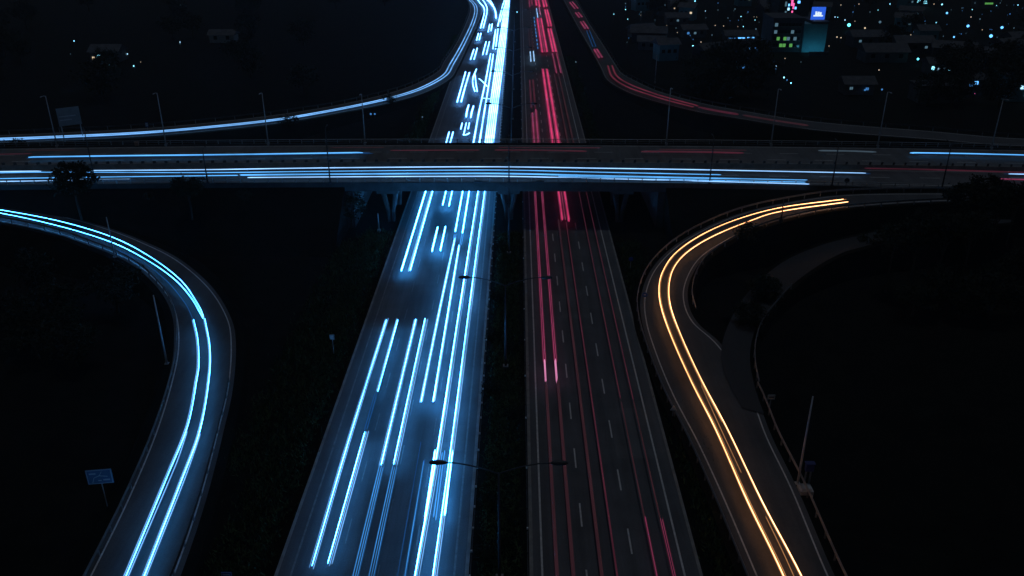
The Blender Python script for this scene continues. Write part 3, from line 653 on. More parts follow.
for i, (x, y) in enumerate(((-1.2, 46.5), (-1.15, 76.5), (-1.1, 107.0), (-1.1, 152), (-1.1, 182), (-1.1, 212), (-1.1, 245), (-1.1, 285))):
    double_lamp(('nearest unlit double-arm lamp in the median, cut by the lower edge', 'second unlit double-arm lamp in the median', 'third double-arm lamp in the median, just before the bridge',
        'double-arm lamp in the median just behind the bridge', 'second double-arm lamp in the median behind the bridge', 'third double-arm lamp in the median behind the bridge',
        'fourth double-arm lamp in the median behind the bridge', 'farthest double-arm lamp in the median')[i], x, y)
def pole_lamp(label, base, h, toward, mat='pole_grey', group=None, head=True):
    t = thing('lamp_post', label, 'street lamp', tuple(base), math.atan2(toward[1], toward[0]), group)
    MB().tube([(0, 0, -.2), (0, 0, h * .5), (0, 0, h)], [0.11, 0.085, 0.06], 8).build('pole', mat, t, True)
    MB().box((-.2, -.2, -.3), (.2, .2, .12)).build('base_plate', mat, t)
    if head:
        a = MB().tube([(0, 0, h - .05), (.5, 0, h + .12), (1.1, 0, h + .16)], 0.04, 6).build('arm', mat, t, True)
        MB().tube([(1.0, 0, h + .16), (1.2, 0, h + .16), (1.55, 0, h + .16), (1.7, 0, h + .16)], [.06, .12, .11, .04], 8, True, .5).build('lamp_head', mat, a, True)
    return t
def on_deck(px, py, Y):
    x = PY(px, py, Y).x
    return Vector((x, Y if Y > 130 else near_y(x) + .16, deck_z(x) + .28))
ordn = ['first', 'second', 'third', 'fourth', 'fifth', 'sixth', 'seventh', 'eighth', 'ninth', 'tenth']
for i, (bxp, top) in enumerate(((96, 134.5), (208, 150), (330.5, 128.7), (509, 139), (709, 138), (830, 143), (937, 144))):
    b = on_deck(bxp, 186, 117.6); h = PY(bxp, top, b.y).z - b.z
    pole_lamp(ordn[i] + ' dark lamp post from the left on the near bridge railing', b, h, (0, 1), 'pole_dark', 'lamp posts on the near railing')
for i, (bxp, top) in enumerate(((56, 96), (165.5, 93), (268, 93), (365, 94), (666.5, 88), (771.5, 89), (878.5, 92), (993, 99))):
    b = on_deck(bxp, 139, FAR_Y); b.y = FAR_Y - .16; h = PY(bxp, top, b.y).z - b.z
    pole_lamp(ordn[i] + ' pale lamp post from the left on the far bridge railing', b, h, (0, -1), 'pole_grey', 'lamp posts on the far railing')
pole_lamp('pale lamp post on the inside of the left loop near its top', P(115, 257.5, 1.6), 5.6, (1, 1), 'pole_grey', None, False)
pole_lamp('thin pale lamp post leaning into the bend of the left loop', P(167, 364, 0.0), 8.0, (1, 0), 'pole_grey', None, False)
pole_lamp('pale lamp post beside the right end of the amber loop guard rail', P(797.5, 484, 0.0), 8.6, (-1, 0), 'pole_grey', None, False)
pole_lamp('short dark lamp post on the inner rail of the amber ramp', P(781, 220, 5.2), 3.0, (-1, 1), 'pole_dark', None, False)
pole_lamp('dim lamp post beyond the upper right ramp', P(655, 82, 0.2), 6.8, (-1, 0), 'pole_grey', None, False)
pole_lamp('small lamp post on the verge just left of the highway below the bridge', P(379, 230, 0.0), 2.6, (1, 0), 'pole_grey', None, False)
# control box + plinth at the right lamp post
b = P(800, 486, 0); t = thing('control_box', 'blue control box on a frame beside the right lamp post', 'control box', (b.x + .35, b.y + .1, -.2))
MB().box((-.06, -.06, 0), (.06, .06, 1.75)).box((.32, -.06, 0), (.44, .06, 1.75)).build('frame', 'galvanised', t)
bo = MB().box((-.14, -.22, 1.75), (.52, .14, 2.45)).build('cabinet', 'box_blue', t); MB().box((-.2, -.28, 2.452), (.58, .2, 2.53)).build('lid', 'box_blue', bo)
b = P(804, 492, 0); tag(MB().box((-.45, -.5, -.4), (.6, .55, .42)).box((-.32, -.36, .42), (.46, .4, .56)).build('plinth', 'pale_concrete'), 'pale concrete plinth behind the right guard rail', 'plinth').location = (b.x, b.y, 0)

# ------------------------------------------------------------------ signs
def sign(label, base, h, w, ht, yaw=0.0, face='sign_blue', shape='rect', marks=None, legs=1, post='pole_grey', tilt=0):
    t = thing('road_sign', label, 'road sign', tuple(base), yaw)
    xs = [0] if legs == 1 else [-w*.42, w*.42]
    m = MB()
    for x in xs: MB().tube([(x, 0.08, -.3), (x, 0.08, h + ht*.7)], 0.045 if legs == 1 else .09, 6).build('post', post, t)
    if shape == 'rect': pl = MB().box((-w/2, -.03, h), (w/2, .03, h + ht)).build('panel', face, t)
    elif shape == 'round':
        m = MB(); poly = [(math.cos(a)*w/2, math.sin(a)*w/2) for a in np.linspace(0, 2*math.pi, 20, endpoint=False)]
        m.prism(poly, -.03, .03); pl = m.build('panel', face, t); pl.location = (0, 0, h + ht/2); pl.rotation_euler = (R(90), 0, 0)
    else:
        m = MB(); m.prism([(-w/2, 0), (w/2, 0), (0, ht)], -.03, .03); pl = m.build('panel', face, t); pl.location = (0, 0, h); pl.rotation_euler = (R(90), 0, 0)
    if marks:
        for (kind, *a) in marks:
            if kind == 'bar': MB().box((a[0]*w, -.036, h + a[1]*ht), (a[2]*w, -.031, h + a[3]*ht)).build('marking', a[4] if len(a) > 4 else 'sign_white', t)
            if kind == 'line': MB().tube([(x*w, -.034, h + y*ht) for x, y in a[0]], a[1], 4).build('marking', 'sign_white', t)
    return t
bord = [('bar', -.48, .02, .48, .05), ('bar', -.48, .95, .48, .98), ('bar', -.48, .052, -.455, .948), ('bar', .455, .052, .48, .948)]
sign('blue direction sign with a route diagram left of the left loop ramp', P(107, 506, 0), 2.25, 1.95, 1.35, R(8), 'sign_faded', 'rect',
     bord + [('line', [(-.30, .12), (-.22, .45), (0, .58), (.32, .50)], .035), ('line', [(0, .58), (.12, .85)], .03), ('bar', -.38, .68, -.12, .78), ('bar', .12, .22, .38, .32), ('bar', -.08, .2, .05, .27)])
sign('small blue notice sign at the lower edge between loop and highway', P(229.5, 590, 0), 1.1, .75, .55, 0, 'sign_blue', 'rect', bord + [('bar', -.36, .6, .3, .74), ('bar', -.36, .3, .1, .44), ('bar', .18, .25, .36, .48)])
sign('small pale plate in place of a bright lamp head, on a post in the dark field left of the blue carriageway', P(333.5, 352, 0), 1.5, .5, .6, 0, 'sign_grey', 'rect', [('bar', -.3, .2, .3, .8)])  # pale plate stands in for the bright head of a lamp
sign('small pale plate sign right of the amber loop guard rail', P(770, 406, 0), .75, .7, .5, 0, 'sign_grey', 'rect', [('bar', -.36, .4, .36, .62, 'pole_dark')])
sign('small round blue sign at the outer bend of the amber loop', P(644, 305, .3), 1.05, .62, .62, 0, 'sign_blue', 'round', [('bar', -.2, .42, .2, .58)])
sign('faint round blue sign on the verge above the amber loop bend', P(630.5, 267, 0), .8, .62, .62, 0, 'sign_blue', 'round')
sign('small triangular warning sign between highway and amber loop', P(672.7, 417, 0), .75, .62, .55, 0, 'sign_white', 'tri')
b = on_deck(843, 191, 117.6); sign('round dark sign standing at the bridge end above the amber ramp', b, .5, .7, .7, 0, 'pole_dark', 'round', None, 1, 'pole_dark')
g = PY(71.5, 128, 146); sign('large pale direction board on a two-leg frame above the upper left ramp', Vector((g.x, 146, 4.6)), g.z - 4.6 + .5, 3.6, 3.1, R(34), 'sign_grey', 'rect', [('bar', -.44, .5, .3, .56, 'sign_white'), ('bar', -.44, .3, .1, .36, 'sign_white')], 2)
b = P(146, 131, 4.2); sign('small bright blue sign on a post by the upper left ramp', b + Vector((0, .8, 0)), .55, .5, .85, 0, 'sign_blue', 'rect', [('bar', -.4, .2, .4, .85, 'sign_white'), ('bar', -.2, .36, .2, .62, 'sign_blue')])  # wide white area stands in for the brightness of the lit sign
b = on_deck(137, 140, FAR_Y); tag(MB().box((-.3, -.2, 0), (.3, .2, .55)).box((-.36, -.26, .55), (.36, .26, .62)).build('junction_box', 'sign_yellow'), 'small orange box on the far bridge railing at left', 'box').location = (b.x, FAR_Y - .35, b.z - .1)

# ------------------------------------------------------------------ trees and shrubs
def crown_mesh(seed, rx, rz, clumps, per, leaf):
    r = np.random.default_rng(seed); V = []; F = []
    for _ in range(clumps):
        d = r.normal(size=3); d /= np.linalg.norm(d); q = r.uniform(.35, 1.0) ** .5
        c = d * q * np.array([rx, rx, rz]) * r.uniform(.8, 1.12)
        s = r.uniform(.18, .34) * rx
        for _ in range(per):
            p = c + r.normal(size=3) * s * np.array([.6, .6, .45])
            a = r.normal(size=3); a /= np.linalg.norm(a); b = np.cross(a, r.normal(size=3)); b /= np.linalg.norm(b) + 1e-9
            l = leaf * r.uniform(.6, 1.3); k = len(V)
            V += [tuple(p - a*l), tuple(p + b*l*.45), tuple(p + a*l), tuple(p - b*l*.45)]; F.append((k, k+1, k+2, k+3))
    me = bpy.data.meshes.new('crown'); me.from_pydata(V, [], F); me.materials.append(MATS['leaf']); return me
def trunk_mesh(seed, h):
    r = random.Random(seed); m = MB()
    m.tube([(0, 0, -.1), (.04*h*r.uniform(-1, 1), 0, .35*h), (0, .03*h, .8*h)], [.045*h, .032*h, .015*h], 7)
    for k in range(6):
        a = k * 1.05 + r.random(); z = h * r.uniform(.38, .6)
        m.tube([(0, 0, z), (math.cos(a)*h*.16, math.sin(a)*h*.16, z + .14*h), (math.cos(a)*h*.27, math.sin(a)*h*.27, z + .3*h)], [.018*h, .012*h, .005*h], 5)
    return m.mesh('trunk', 'bark')
CROWN = [crown_mesh(s, 1.0, z, 46, 34, .085) for s, z in ((1, .82), (2, 1.0), (3, .7), (4, .9))]
TRUNK = [trunk_mesh(s, 1.6) for s in (1, 2, 3, 4)]
SHRUB = [crown_mesh(s, 1.0, .62, 26, 26, .11) for s in (11, 12, 13)]
DENSE = [crown_mesh(s, 1.0, .95, 60, 46, .10) for s in (21, 22, 23)]
STEM = MB().tube([(0, 0, -.2), (.05, 0, .3), (0, 0, .6)], [.06, .04, .02], 5).tube([(0, 0, .1), (.3, .1, .5)], [.03, .015], 5).tube([(0, 0, .1), (-.25, .2, .5)], [.03, .015], 5).mesh('stem', 'bark')
def tree(label, base, r, k=0, group=None, hz=1.0):
    t = thing('tree', label, 'tree', tuple(base), random.uniform(0, 6), group)
    link('trunk', TRUNK[k % 4], t, scale=(r, r, r * hz)); link('crown', CROWN[k % 4], t, loc=(0, 0, 1.35*r*hz), scale=(r, r, r * hz)); return t
def shrub(label, base, r, k=0, group=None, hz=1.0):
    t = thing('shrub', label, 'shrub', tuple(base), random.uniform(0, 6), group)
    link('foliage', SHRUB[k % 3], t, loc=(0, 0, .55*r*hz), scale=(r, r, r*hz)); link('stem', STEM, t, scale=(r, r, r*hz)); return t
def tree_at(label, px, py, Y, r, k, ground, hz=.8, group=None):
    c = PY(px, py, Y); h = c.z - ground
    t = thing('tree', label, 'tree', (c.x, Y, ground), 1.3 * k, group)
    link('trunk', TRUNK[k % 4], t, scale=(min(r, h / 1.35), min(r, h / 1.35), h / 1.25)); link('crown', DENSE[k % 3], t, loc=(0, 0, h), scale=(r, r, r * hz)); return t
def at_front(px, py, Y, z): q = PY(px, py, Y); return Vector((q.x, Y, z))
tree_at('round dark tree in front of the bridge at far left', 72, 176.5, 112.5, 2.75, 0, 2.9, .8)
tree_at('dark broad tree top against the bridge, right of the round tree', 187, 186, 112.5, 2.3, 1, 2.9, .62)
shrub('small dark shrub at the near bridge railing, right of two trees', at_front(243, 186, 114.5, 5.2), 1.2, 1)
shrub('tiny dark shrub on the near bridge edge between two trees', at_front(147, 186, 114.5, 5.2), .8, 0)
for i, (px, py, r, lab) in enumerate(((986, 189, 2.5, 'tallest dark tree at the right end of the bridge'), (1020, 192, 2.0, 'dark tree cut by the right edge below the bridge'),
        (964, 196, 2.1, 'dark tree on the left flank of the right bridge group'), (1002, 199, 2.4, 'low dark tree in the middle of the right bridge group'))):
    tree_at(lab, px, py, 106.5, r, i, 0.8, .8)
shrub('round dark shrub by the inner rail of the ramp right of the amber streaks', at_front(927, 203, 107.5, 5.0), 1.5, 2, None, .9)
shrub('round dark shrub inside the amber loop bend', P(748, 238, 3.5) + Vector((0, 0, 0)), 1.7, 1, None, 1.0)
shrub('dark bush in front of the upper left ramp streaks, centre', P(288, 124, 2.2), 2.0, 0, None, .8)
shrub('dark bush against the upper left ramp streaks near the bend', P(388, 103, .8), 1.8, 1, None, .9)
shrub('dark bush at the left end of the upper left ramp', at_front(15, 143, 140.5, 5.2), 1.7, 2, None, .8)
for i, (px, py, r) in enumerate(((487, 390, 1.0), (489, 505, .9), (494, 340, .9), (512, 415, .8), (486, 560, 1.0), (515, 520, .7), (498, 300, 1.0), (500, 250, 1.1), (512, 350, .8), (505, 545, .8))):
    q = P(px, py, .1); q.x = max(-2.6, min(0.2, q.x))
    shrub('low dark shrub planted in the unlit median', q, r, i, 'median shrubs')
# dark trees standing beyond the lights; alike in the photograph
LAMPS = ((693, 46, 'cyan', .4), (701, 42, 'warm', .25), (695, 1, 'cyan', .45), (705.5, 11, 'white', .25), (723.6, 26, 'warm', .25), (735, 9, 'dim', .4), (625.5, 3.5, 'dim', .4), (625.5, 9.5, 'cyan', .3), (665, 5, 'dim', .35), (641, 12, 'dim', .3),
    (741, 16.5, 'cyan', .28), (756, 29, 'dim', .4), (785, 58.5, 'warm', .2), (835, 17, 'white', .3), (841, 5, 'warm', .3), (845, 20, 'white', .35), (849, 25, 'teal', .75), (859, 4, 'warm', .3), (865, 28, 'warm', .5), (880, 22, 'dim', .8),
    (837, 37, 'warm', .35), (841, 37.7, 'warm', .3), (829, 46, 'warm', .2), (899, 57, 'cyan', .22), (879, 70, 'warm', .25), (853.5, 88.6, 'white', .22), (865, 90, 'dimblue', .4), (882, 89.5, 'dimblue', .4), (918, 59, 'teal', .4),
    (942, 4.4, 'cyan', .5), (934, 4, 'warm', .3), (947, 13, 'blue', .5), (954, 37, 'blue', .35), (968, 26, 'blue', .6), (971, 17, 'warm', .3), (980, 19, 'dim', .4), (1000, 3, 'dim', .4), (1002, 27.5, 'blue', .6), (991, 36, 'blue', .7),
    (1014, 28, 'dim', .3), (974.6, 93.6, 'pink', .18), (776, 66, 'white', .28), (784, 77.5, 'cyan', .35), (791, 83, 'cyan', .28), (776, 69, 'dimblue', .3), (787, 80, 'dimblue', .3), (718, 10, 'dim', .3), (728, 18, 'dim', .3), (712, 35, 'dim', .3),
    (760, 6, 'dim', .3), (755, 20, 'cyan', .22), (870, 12, 'dim', .3), (895, 14, 'dim', .3), (925, 21, 'dimblue', .35), (905, 35, 'dim', .25), (1010, 14, 'dimblue', .35), (962, 8, 'dim', .3), (655, 20, 'dim', .25), (676, 28, 'dim', .25),
    (822, 4, 'dim', .3), (853, 12, 'dimblue', .35), (890, 4, 'cyan', .3), (975, 3, 'dim', .3), (1018, 5, 'cyan', .3), (940, 27, 'dim', .25), (718, 3, 'dimblue', .3), (748, 12, 'dimblue', .3), (801, 62, 'dim', .2))
def pixel_of(p):
    q = CR.transposed() @ (Vector(p) - Vector((0, 0, CAM_H))); return 512 + F_PX * q.x / -q.z, 288 - F_PX * q.y / -q.z, F_PX / -q.z
def hides_lamp(p, half, high):
    x, y, k = pixel_of(p)
    return any(abs(x - l[0]) < half * k + 1.5 and y - high * k - 2 < l[1] < y + 1 for l in LAMPS)
def scatter(n, region, rr, label, group, seed, avoid=lambda p: False):
    r = random.Random(seed); k = 0; placed = []
    while k < n:
        px = r.uniform(region[0], region[2]); py = r.uniform(region[1], region[3]); p = P(px, py, -.2)
        if avoid(p): continue
        s = r.uniform(*rr)
        if region[0] > 500 and region[3] < 120 and hides_lamp(p, s, 2.3 * s): continue
        if any((p - q).length < (s + w) * .7 for q, w in placed): 
            if r.random() < .9: continue
        placed.append((p, s)); tree(label, p, s, k, group, r.uniform(.8, 1.15)); k += 1
ALLR = [(a + b) / 2 for A, B in ((LLi, LLo), (LRo, LRi), (ULi, ULo), (URi, URo)) for a, b in zip(A, B)]
def near_road(p, d=9):
    if -22 < p.x < 18: return True
    if 100 < p.y < 155: return True
    return any((Vector((q.x, q.y, 0)) - Vector((p.x, p.y, 0))).length < d + max(0, q.z) * 1.5 for q in ALLR)
scatter(30, (690, 58, 1040, 108), (3.0, 5.2), 'dark tree in the unlit belt in front of the city', 'trees before the city', 3, lambda p: near_road(p, 8) or (66 < p.x < 106 and p.y > 205))
scatter(22, (640, 8, 1040, 55), (3.0, 5.5), 'dark tree among the far city lights', 'trees among the city lights', 5, lambda p: near_road(p, 9) or (58 < p.x < 112 and 210 < p.y < 330))
scatter(26, (-20, 0, 440, 100), (3.0, 5.0), 'dark tree in the unlit field beyond the upper left ramp', 'trees in the upper left dark', 9, lambda p: near_road(p, 9))
scatter(9, (905, 262, 1020, 320), (1.8, 2.6), 'dark tree inside the unlit right loop', 'trees inside the right loop', 12, lambda p: near_road(p, 8))
scatter(7, (10, 265, 120, 380), (1.8, 2.8), 'dark tree inside the unlit left loop', 'trees inside the left loop', 14, lambda p: near_road(p, 7))
tree_at('dark tree hiding the right end of the short slip road strip', 872, 246, P(872, 262, 0).y, 2.0, 1, -.2, .9); tree_at('dark tree hiding the left end of the short slip road strip', 766, 288, P(766, 303, 0).y, 1.9, 2, -.2, .8)
for i, (px, py, lab) in enumerate(((897, 236, 'first dark tree right of the slip road strip, inside the loop'), (921, 231, 'second dark tree right of the slip road strip, inside the loop'), (948, 227, 'third dark tree right of the slip road strip, inside the loop'), (975, 223, 'fourth dark tree right of the slip road strip, inside the loop'))):
    tree_at(lab, px, py, 96.0, 2.2, i, -.2, .8)
tree_at('added dark tree blacking out the merge of slip road and amber ramp', 748, 312, P(760, 326, 0).y, 1.7, 0, -.2, .8)  # tree added so its black crown darkens the merge
tree('dark tree in the dark ground above the left loop', P(140, 222, 0), 2.6, 2); tree('dark tree on the verge left of the highway near the bridge', P(352, 225, 0), 2.4, 0)

# ------------------------------------------------------------------ grass on the verges
def grass(name, label, pts, n, h=(.18, .5), spread=1.6):
    V = np.zeros((n * 3, 3)); idx = rng.integers(0, len(pts), n); base = np.array([tuple(p) for p in pts])[idx] + np.concatenate([rng.normal(size=(n, 2)) * spread, np.zeros((n, 1))], 1)
    ang = rng.uniform(0, 6.28, n); hh = rng.uniform(*h, n); w = .05 + hh * .08
    dx = np.cos(ang) * w; dy = np.sin(ang) * w
    V[0::3] = base + np.stack([dx, dy, np.zeros(n)], 1); V[1::3] = base - np.stack([dx, dy, np.zeros(n)], 1)
    V[2::3] = base + np.stack([rng.normal(size=n)*.15, rng.normal(size=n)*.15, hh], 1)
    me = bpy.data.meshes.new(name); me.vertices.add(n*3); me.vertices.foreach_set('co', V.ravel()); me.loops.add(n*3); me.loops.foreach_set('vertex_index', np.arange(n*3))
    me.polygons.add(n); me.polygons.foreach_set('loop_start', np.arange(0, n*3, 3)); me.update(); me.validate(); me.materials.append(MATS['grass'])
    o = link(name, me); tag(o, label, 'grass'); o['kind'] = 'stuff'; return o
line = lambda x, y0, y1: [Vector((x, y, -.25)) for y in np.arange(y0, y1, .5)]
def trim(pl, keep): return [p for p in pl if keep(p)]
g1 = line(-19.6, 35, 116) + line(-21.5, 35, 116) + line(-24, 60, 112) + line(-20.5, 142, 300)
grass('verge_grass', 'rough grass along the left verge of the highway', g1, 26000, spread=.75)
grass('verge_grass', 'rough grass along the right verge of the highway', line(15.2, 45, 112) + line(16.5, 60, 112) + line(15.5, 142, 260), 18000, spread=.55)
grass('median_grass', 'short weeds on the dark median', [Vector((x, y, .05)) for y in np.arange(38, 115, .5) for x in (-2.2, -1.2, -.2)], 14000, (.1, .3), .35)

# ------------------------------------------------------------------ city
def lit(parent, pts_px, Y, w, h, mat, name='lit_window', off=(0, 0, 0)):
    for (px, py) in pts_px:
        q = PY(px, py, Y) - Vector(off)
        MB().box((-w/2, -.12, -h/2), (w/2, .02, h/2)).build(name, mat, parent).location = q
def house(label, px, py_base, w, d, h, roof='gable', wall='house_wall', wins=(), wmat='light_warm', ww=1.0, wh=1.0, dark=3, yaw=0):
    """low building standing at ground row py_base; windows are openings on its front"""
    b = P(px, py_base, 0); b.z = -.3
    t = thing('house', label, 'house', tuple(b))
    MB().box((-w/2, 0, 0), (w/2, d, h)).build('wall', wall, t)
    if roof == 'gable':
        m = MB(); e = .6; rh = w * .0 + d * .28
        m.v += [(-w/2-e, -e, h - .1), (w/2+e, -e, h - .1), (w/2+e, d+e, h - .1), (-w/2-e, d+e, h - .1), (-w/2-e, d/2, h + rh), (w/2+e, d/2, h + rh)]
        m.f += [(0, 1, 5, 4), (2, 3, 4, 5), (1, 2, 5), (3, 0, 4), (0, 3, 2, 1)]
        m.build('roof', 'roof_tile', t)
    else:
        MB().box((-w/2 - .2, -.2, h), (w/2 + .2, d + .2, h + .5)).build('roof', 'dark_wall', t)
    if dark:
        for k in range(dark):
            x = -w/2 + (k + .5) * w / dark
            f = MB().box((x - .55, -.05, h*.42), (x + .55, .01, h*.42 + 1.2)).build('window', 'dark_glass', t)
            MB().box((x - .65, -.09, h*.42 - .12), (x + .65, .012, h*.42 - .02)).build('sill', 'concrete', f)
    for (wx, wz, wm) in wins:
        wn_ = MB().box((wx*w - ww/2, -.07, wz*h - wh/2), (wx*w + ww/2, .01, wz*h + wh/2)).build('lit_window', 'light_' + wm, t)
        MB().box((wx*w - .03, -.10, wz*h - wh/2), (wx*w + .03, -.071, wz*h + wh/2)).build('mullion', 'dark_wall', wn_)
    return t
# office block with billboard
b = P(787, 51, 0)
t = thing('office_block', 'dark glazed office block with greenish lit floors and a cyan-lit wing', 'building', (b.x, b.y, -.3))
sc = (P(797, 51, 0).x - P(777, 51, 0).x) / 20
w = 17
MB().box((-w*sc, 0, 0), (w*sc*.8, 12, 9.6)).build('wall', 'dark_wall', t)
MB().box((-w*sc - .2, -.2, 9.6), (w*sc*.8 - .05, 12.2, 10.1)).build('roof', 'dark_wall', t)
for r_, z in enumerate((1.5, 3.5, 5.5, 7.6)):
    for c_ in range(8):
        x = -w*sc + 1.0 + c_ * (w*sc*1.8 - 1.6) / 7.6
        on = ((r_, c_) in ((0, 2), (0, 3), (0, 5), (1, 1), (1, 3), (1, 4), (1, 6), (2, 0), (2, 5), (3, 0)))
        mt = 'light_green' if on and (r_, c_) in ((0, 2), (0, 3), (0, 5), (1, 1), (1, 3)) else ('light_dim' if on else 'dark_glass')
        f = MB().box((x - .45, -.06, z), (x + .45, .01, z + 1.0)).build('window', mt, t)
        MB().box((x - .5, -.11, z - .12), (x + .5, .012, z - .03)).build('sill', 'concrete', f)
lw = MB().box((w*sc*.8 + .02, -.6, 0), (w*sc*.8 + 7.0, 10, 8.4)).build('side_wing', 'cyan_lit_wall', t)
MB().box((w*sc*.8 + 2.1, -.9, 8.402), (w*sc*.8 + 7.2, 10.2, 9.2)).build('parapet', 'dark_wall', lw)
# added fill light brightening the wing, hooded so its lens stays out of view
fx0, fx1 = w*sc*.8 + .6, w*sc*.8 + 6.4
fl = MB().box((fx0, -6.6, 0), (fx1, -6.3, 1.1)).box((fx0, -6.299, 1.0), (fx1, -5.9, 1.1)).build('fill_light_hood', 'dark_wall', t)
MB().box((fx0 + .1, -6.295, .3), (fx1 - .1, -6.2, .95)).build('wing_fill_light', 'fill_cyan', fl)
bb = PY(817.5, 20, b.y + 3); bt = thing('billboard', 'square blue lit billboard with a white emblem above the office block', 'billboard', (bb.x, b.y + 3, 8.85))
MB().tube([(-.9, .4, 0), (-.9, .4, bb.z - 8)], .12, 6).tube([(.9, .4, 0), (.9, .4, bb.z - 8)], .12, 6).build('frame', 'galvanised', bt)
zb = bb.z - 8.85 - .3
pnl = MB().box((-2.1, 0, zb), (2.1, .3, zb + 4.1)).build('screen', 'screen_blue', bt)
em = MB().box((-1.45, -.04, zb + 1.35), (1.45, -.004, zb + 1.75)).box((-.95, -.04, zb + 1.752), (-.25, -.004, zb + 2.5)).box((-.2, -.04, zb + 1.752), (.3, -.004, zb + 2.75)).box((.35, -.04, zb + 1.752), (.95, -.004, zb + 2.6)).box((-1.0, -.04, zb + 2.55), (-.4, -.004, zb + 2.8)).build('emblem', 'screen_white', pnl)
# tower with pink lights
b2 = P(793, 26, 0); t = thing('tower_block', 'tall dark tower with a pink lit strip, cut by the top edge', 'building', (b2.x, b2.y, -.3))
MB().box((-6, 0, 0), (5, 12, 17)).build('wall', 'dark_wall', t); MB().box((-6.3, -.3, 17.0), (5.3, 12.3, 17.6)).build('roof', 'dark_wall', t)
for (px, py, ww, hh, mt) in ((792.3, 2, .7, 2.6, 'light_pink'), (793.5, 6, .5, 2.0, 'light_pink'), (792, 13, .5, 1.6, 'light_pink'), (788.5, 9, .7, .9, 'light_white'), (789, 5, .5, .8, 'light_blue'), (799, 2, .9, .9, 'light_blue'), (795.5, 8, .6, .8, 'light_blue'), (786, 4, .6, 1.6, 'light_dim'), (785.5, 13, .6, 1.4, 'light_dim'), (791.5, -3, .6, 2.0, 'light_pink')):
    q = PY(px, py, b2.y) - Vector((b2.x, b2.y, -.3))
    MB().box((q.x - ww/2, -.1, q.z - hh/2), (q.x + ww/2, .01, q.z + hh/2)).build('lit_window', mt, t)
house('house with cyan light in its wall colour and lit windows at the right edge', 1024, 101, 8, 6, 5.6, 'flat', 'cyan_lit_wall', ((-.12, .62, 'white'), (.05, .30, 'white')), ww=1.2, wh=.8, dark=0)
house('low blue-lit canopy house left of the office block', 741, 42, 10, 5, 2.4, 'gable', 'house_wall', ((-.3, .5, 'dimblue'), (0, .55, 'blue'), (.3, .6, 'blue')), ww=2.2, wh=.8, dark=0)
house('low house with a row of blue windows below the canopy house', 745, 53, 9, 5, 2.8, 'gable', 'house_wall', ((-.35, .6, 'blue'), (-.1, .55, 'dimblue'), (.12, .6, 'blue'), (.36, .6, 'dimblue')), ww=.9, wh=.9, dark=0)
house('dim cyan fronted house below the row of blue windows', 748, 71, 5, 4, 2.4, 'flat', 'cyan_lit_wall', ((-.25, .5, 'dimblue'), (.2, .5, 'dimblue')), ww=1.0, wh=.8, dark=0)
house('house with a cluster of cyan windows right of centre in the city', 940, 74, 6, 5, 3.0, 'gable', 'house_wall', ((-.36, .62, 'cyan'), (-.1, .55, 'white'), (.14, .62, 'dim'), (.36, .5, 'cyan')), ww=.75, wh=.9, dark=0)
house('grey house with unlit window bays in the dark belt', 936, 102, 8.5, 6, 3.6, 'flat', 'house_wall', (), dark=3)
house('house with one intense blue window near the right edge', 975, 89, 4, 4, 2.8, 'gable', 'house_wall', ((0, .65, 'blue'), (-.3, .5, 'dimblue')), ww=.9, wh=.8, dark=0)
house('slim house with a tall pale facade light near the right edge', 994, 78, 3.4, 4, 4.6, 'gable', 'cyan_lit_wall', ((-.1, .7, 'dim'), (.2, .4, 'dim')), ww=.8, wh=1.2, dark=0)
house('house with two small lamps over its door in mid dark belt', 859, 94, 7, 5, 2.8, 'gable', 'house_wall', ((-.3, .6, 'dim'), (.25, .55, 'dimblue')), ww=.7, wh=.6, dark=0)
house('house with a long warm strip light at the top', 681, 9, 10, 6, 3, 'flat', 'house_wall', ((0, .7, 'warm'),), ww=4.0, wh=.6, dark=0)
house('house with a green strip light at the top right', 988, 8, 9, 6, 3, 'flat', 'house_wall', ((0, .7, 'green'),), ww=3.4, wh=.7, dark=0)
house('house with a cyan lit front at the top right of the city', 915, 6, 12, 6, 3.2, 'flat', 'house_wall', ((-.35, .6, 'cyan'), (-.1, .6, 'dim'), (.1, .7, 'cyan'), (.34, .6, 'cyan')), ww=1.5, wh=1.2, dark=0)
house('low dark roofed house by the cyan lamp in the belt', 886, 62, 12, 7, 3.2, 'gable', 'house_wall', (), dark=3)
house('low dark house right of the belt with an unlit front', 995, 64, 12, 6, 3, 'gable', 'house_wall', (), dark=3)
house('small dark house with three warm windows in the upper left dark', 105, 62, 8, 6, 3.2, 'gable', 'house_wall', ((-.2, .6, 'cyan'), (-.38, .45, 'warm')), ww=.8, wh=.7, dark=0)
house('small unlit shed roof in the upper left dark', 222, 42, 8, 5, 2.6, 'gable', 'pale_concrete', (), dark=2)
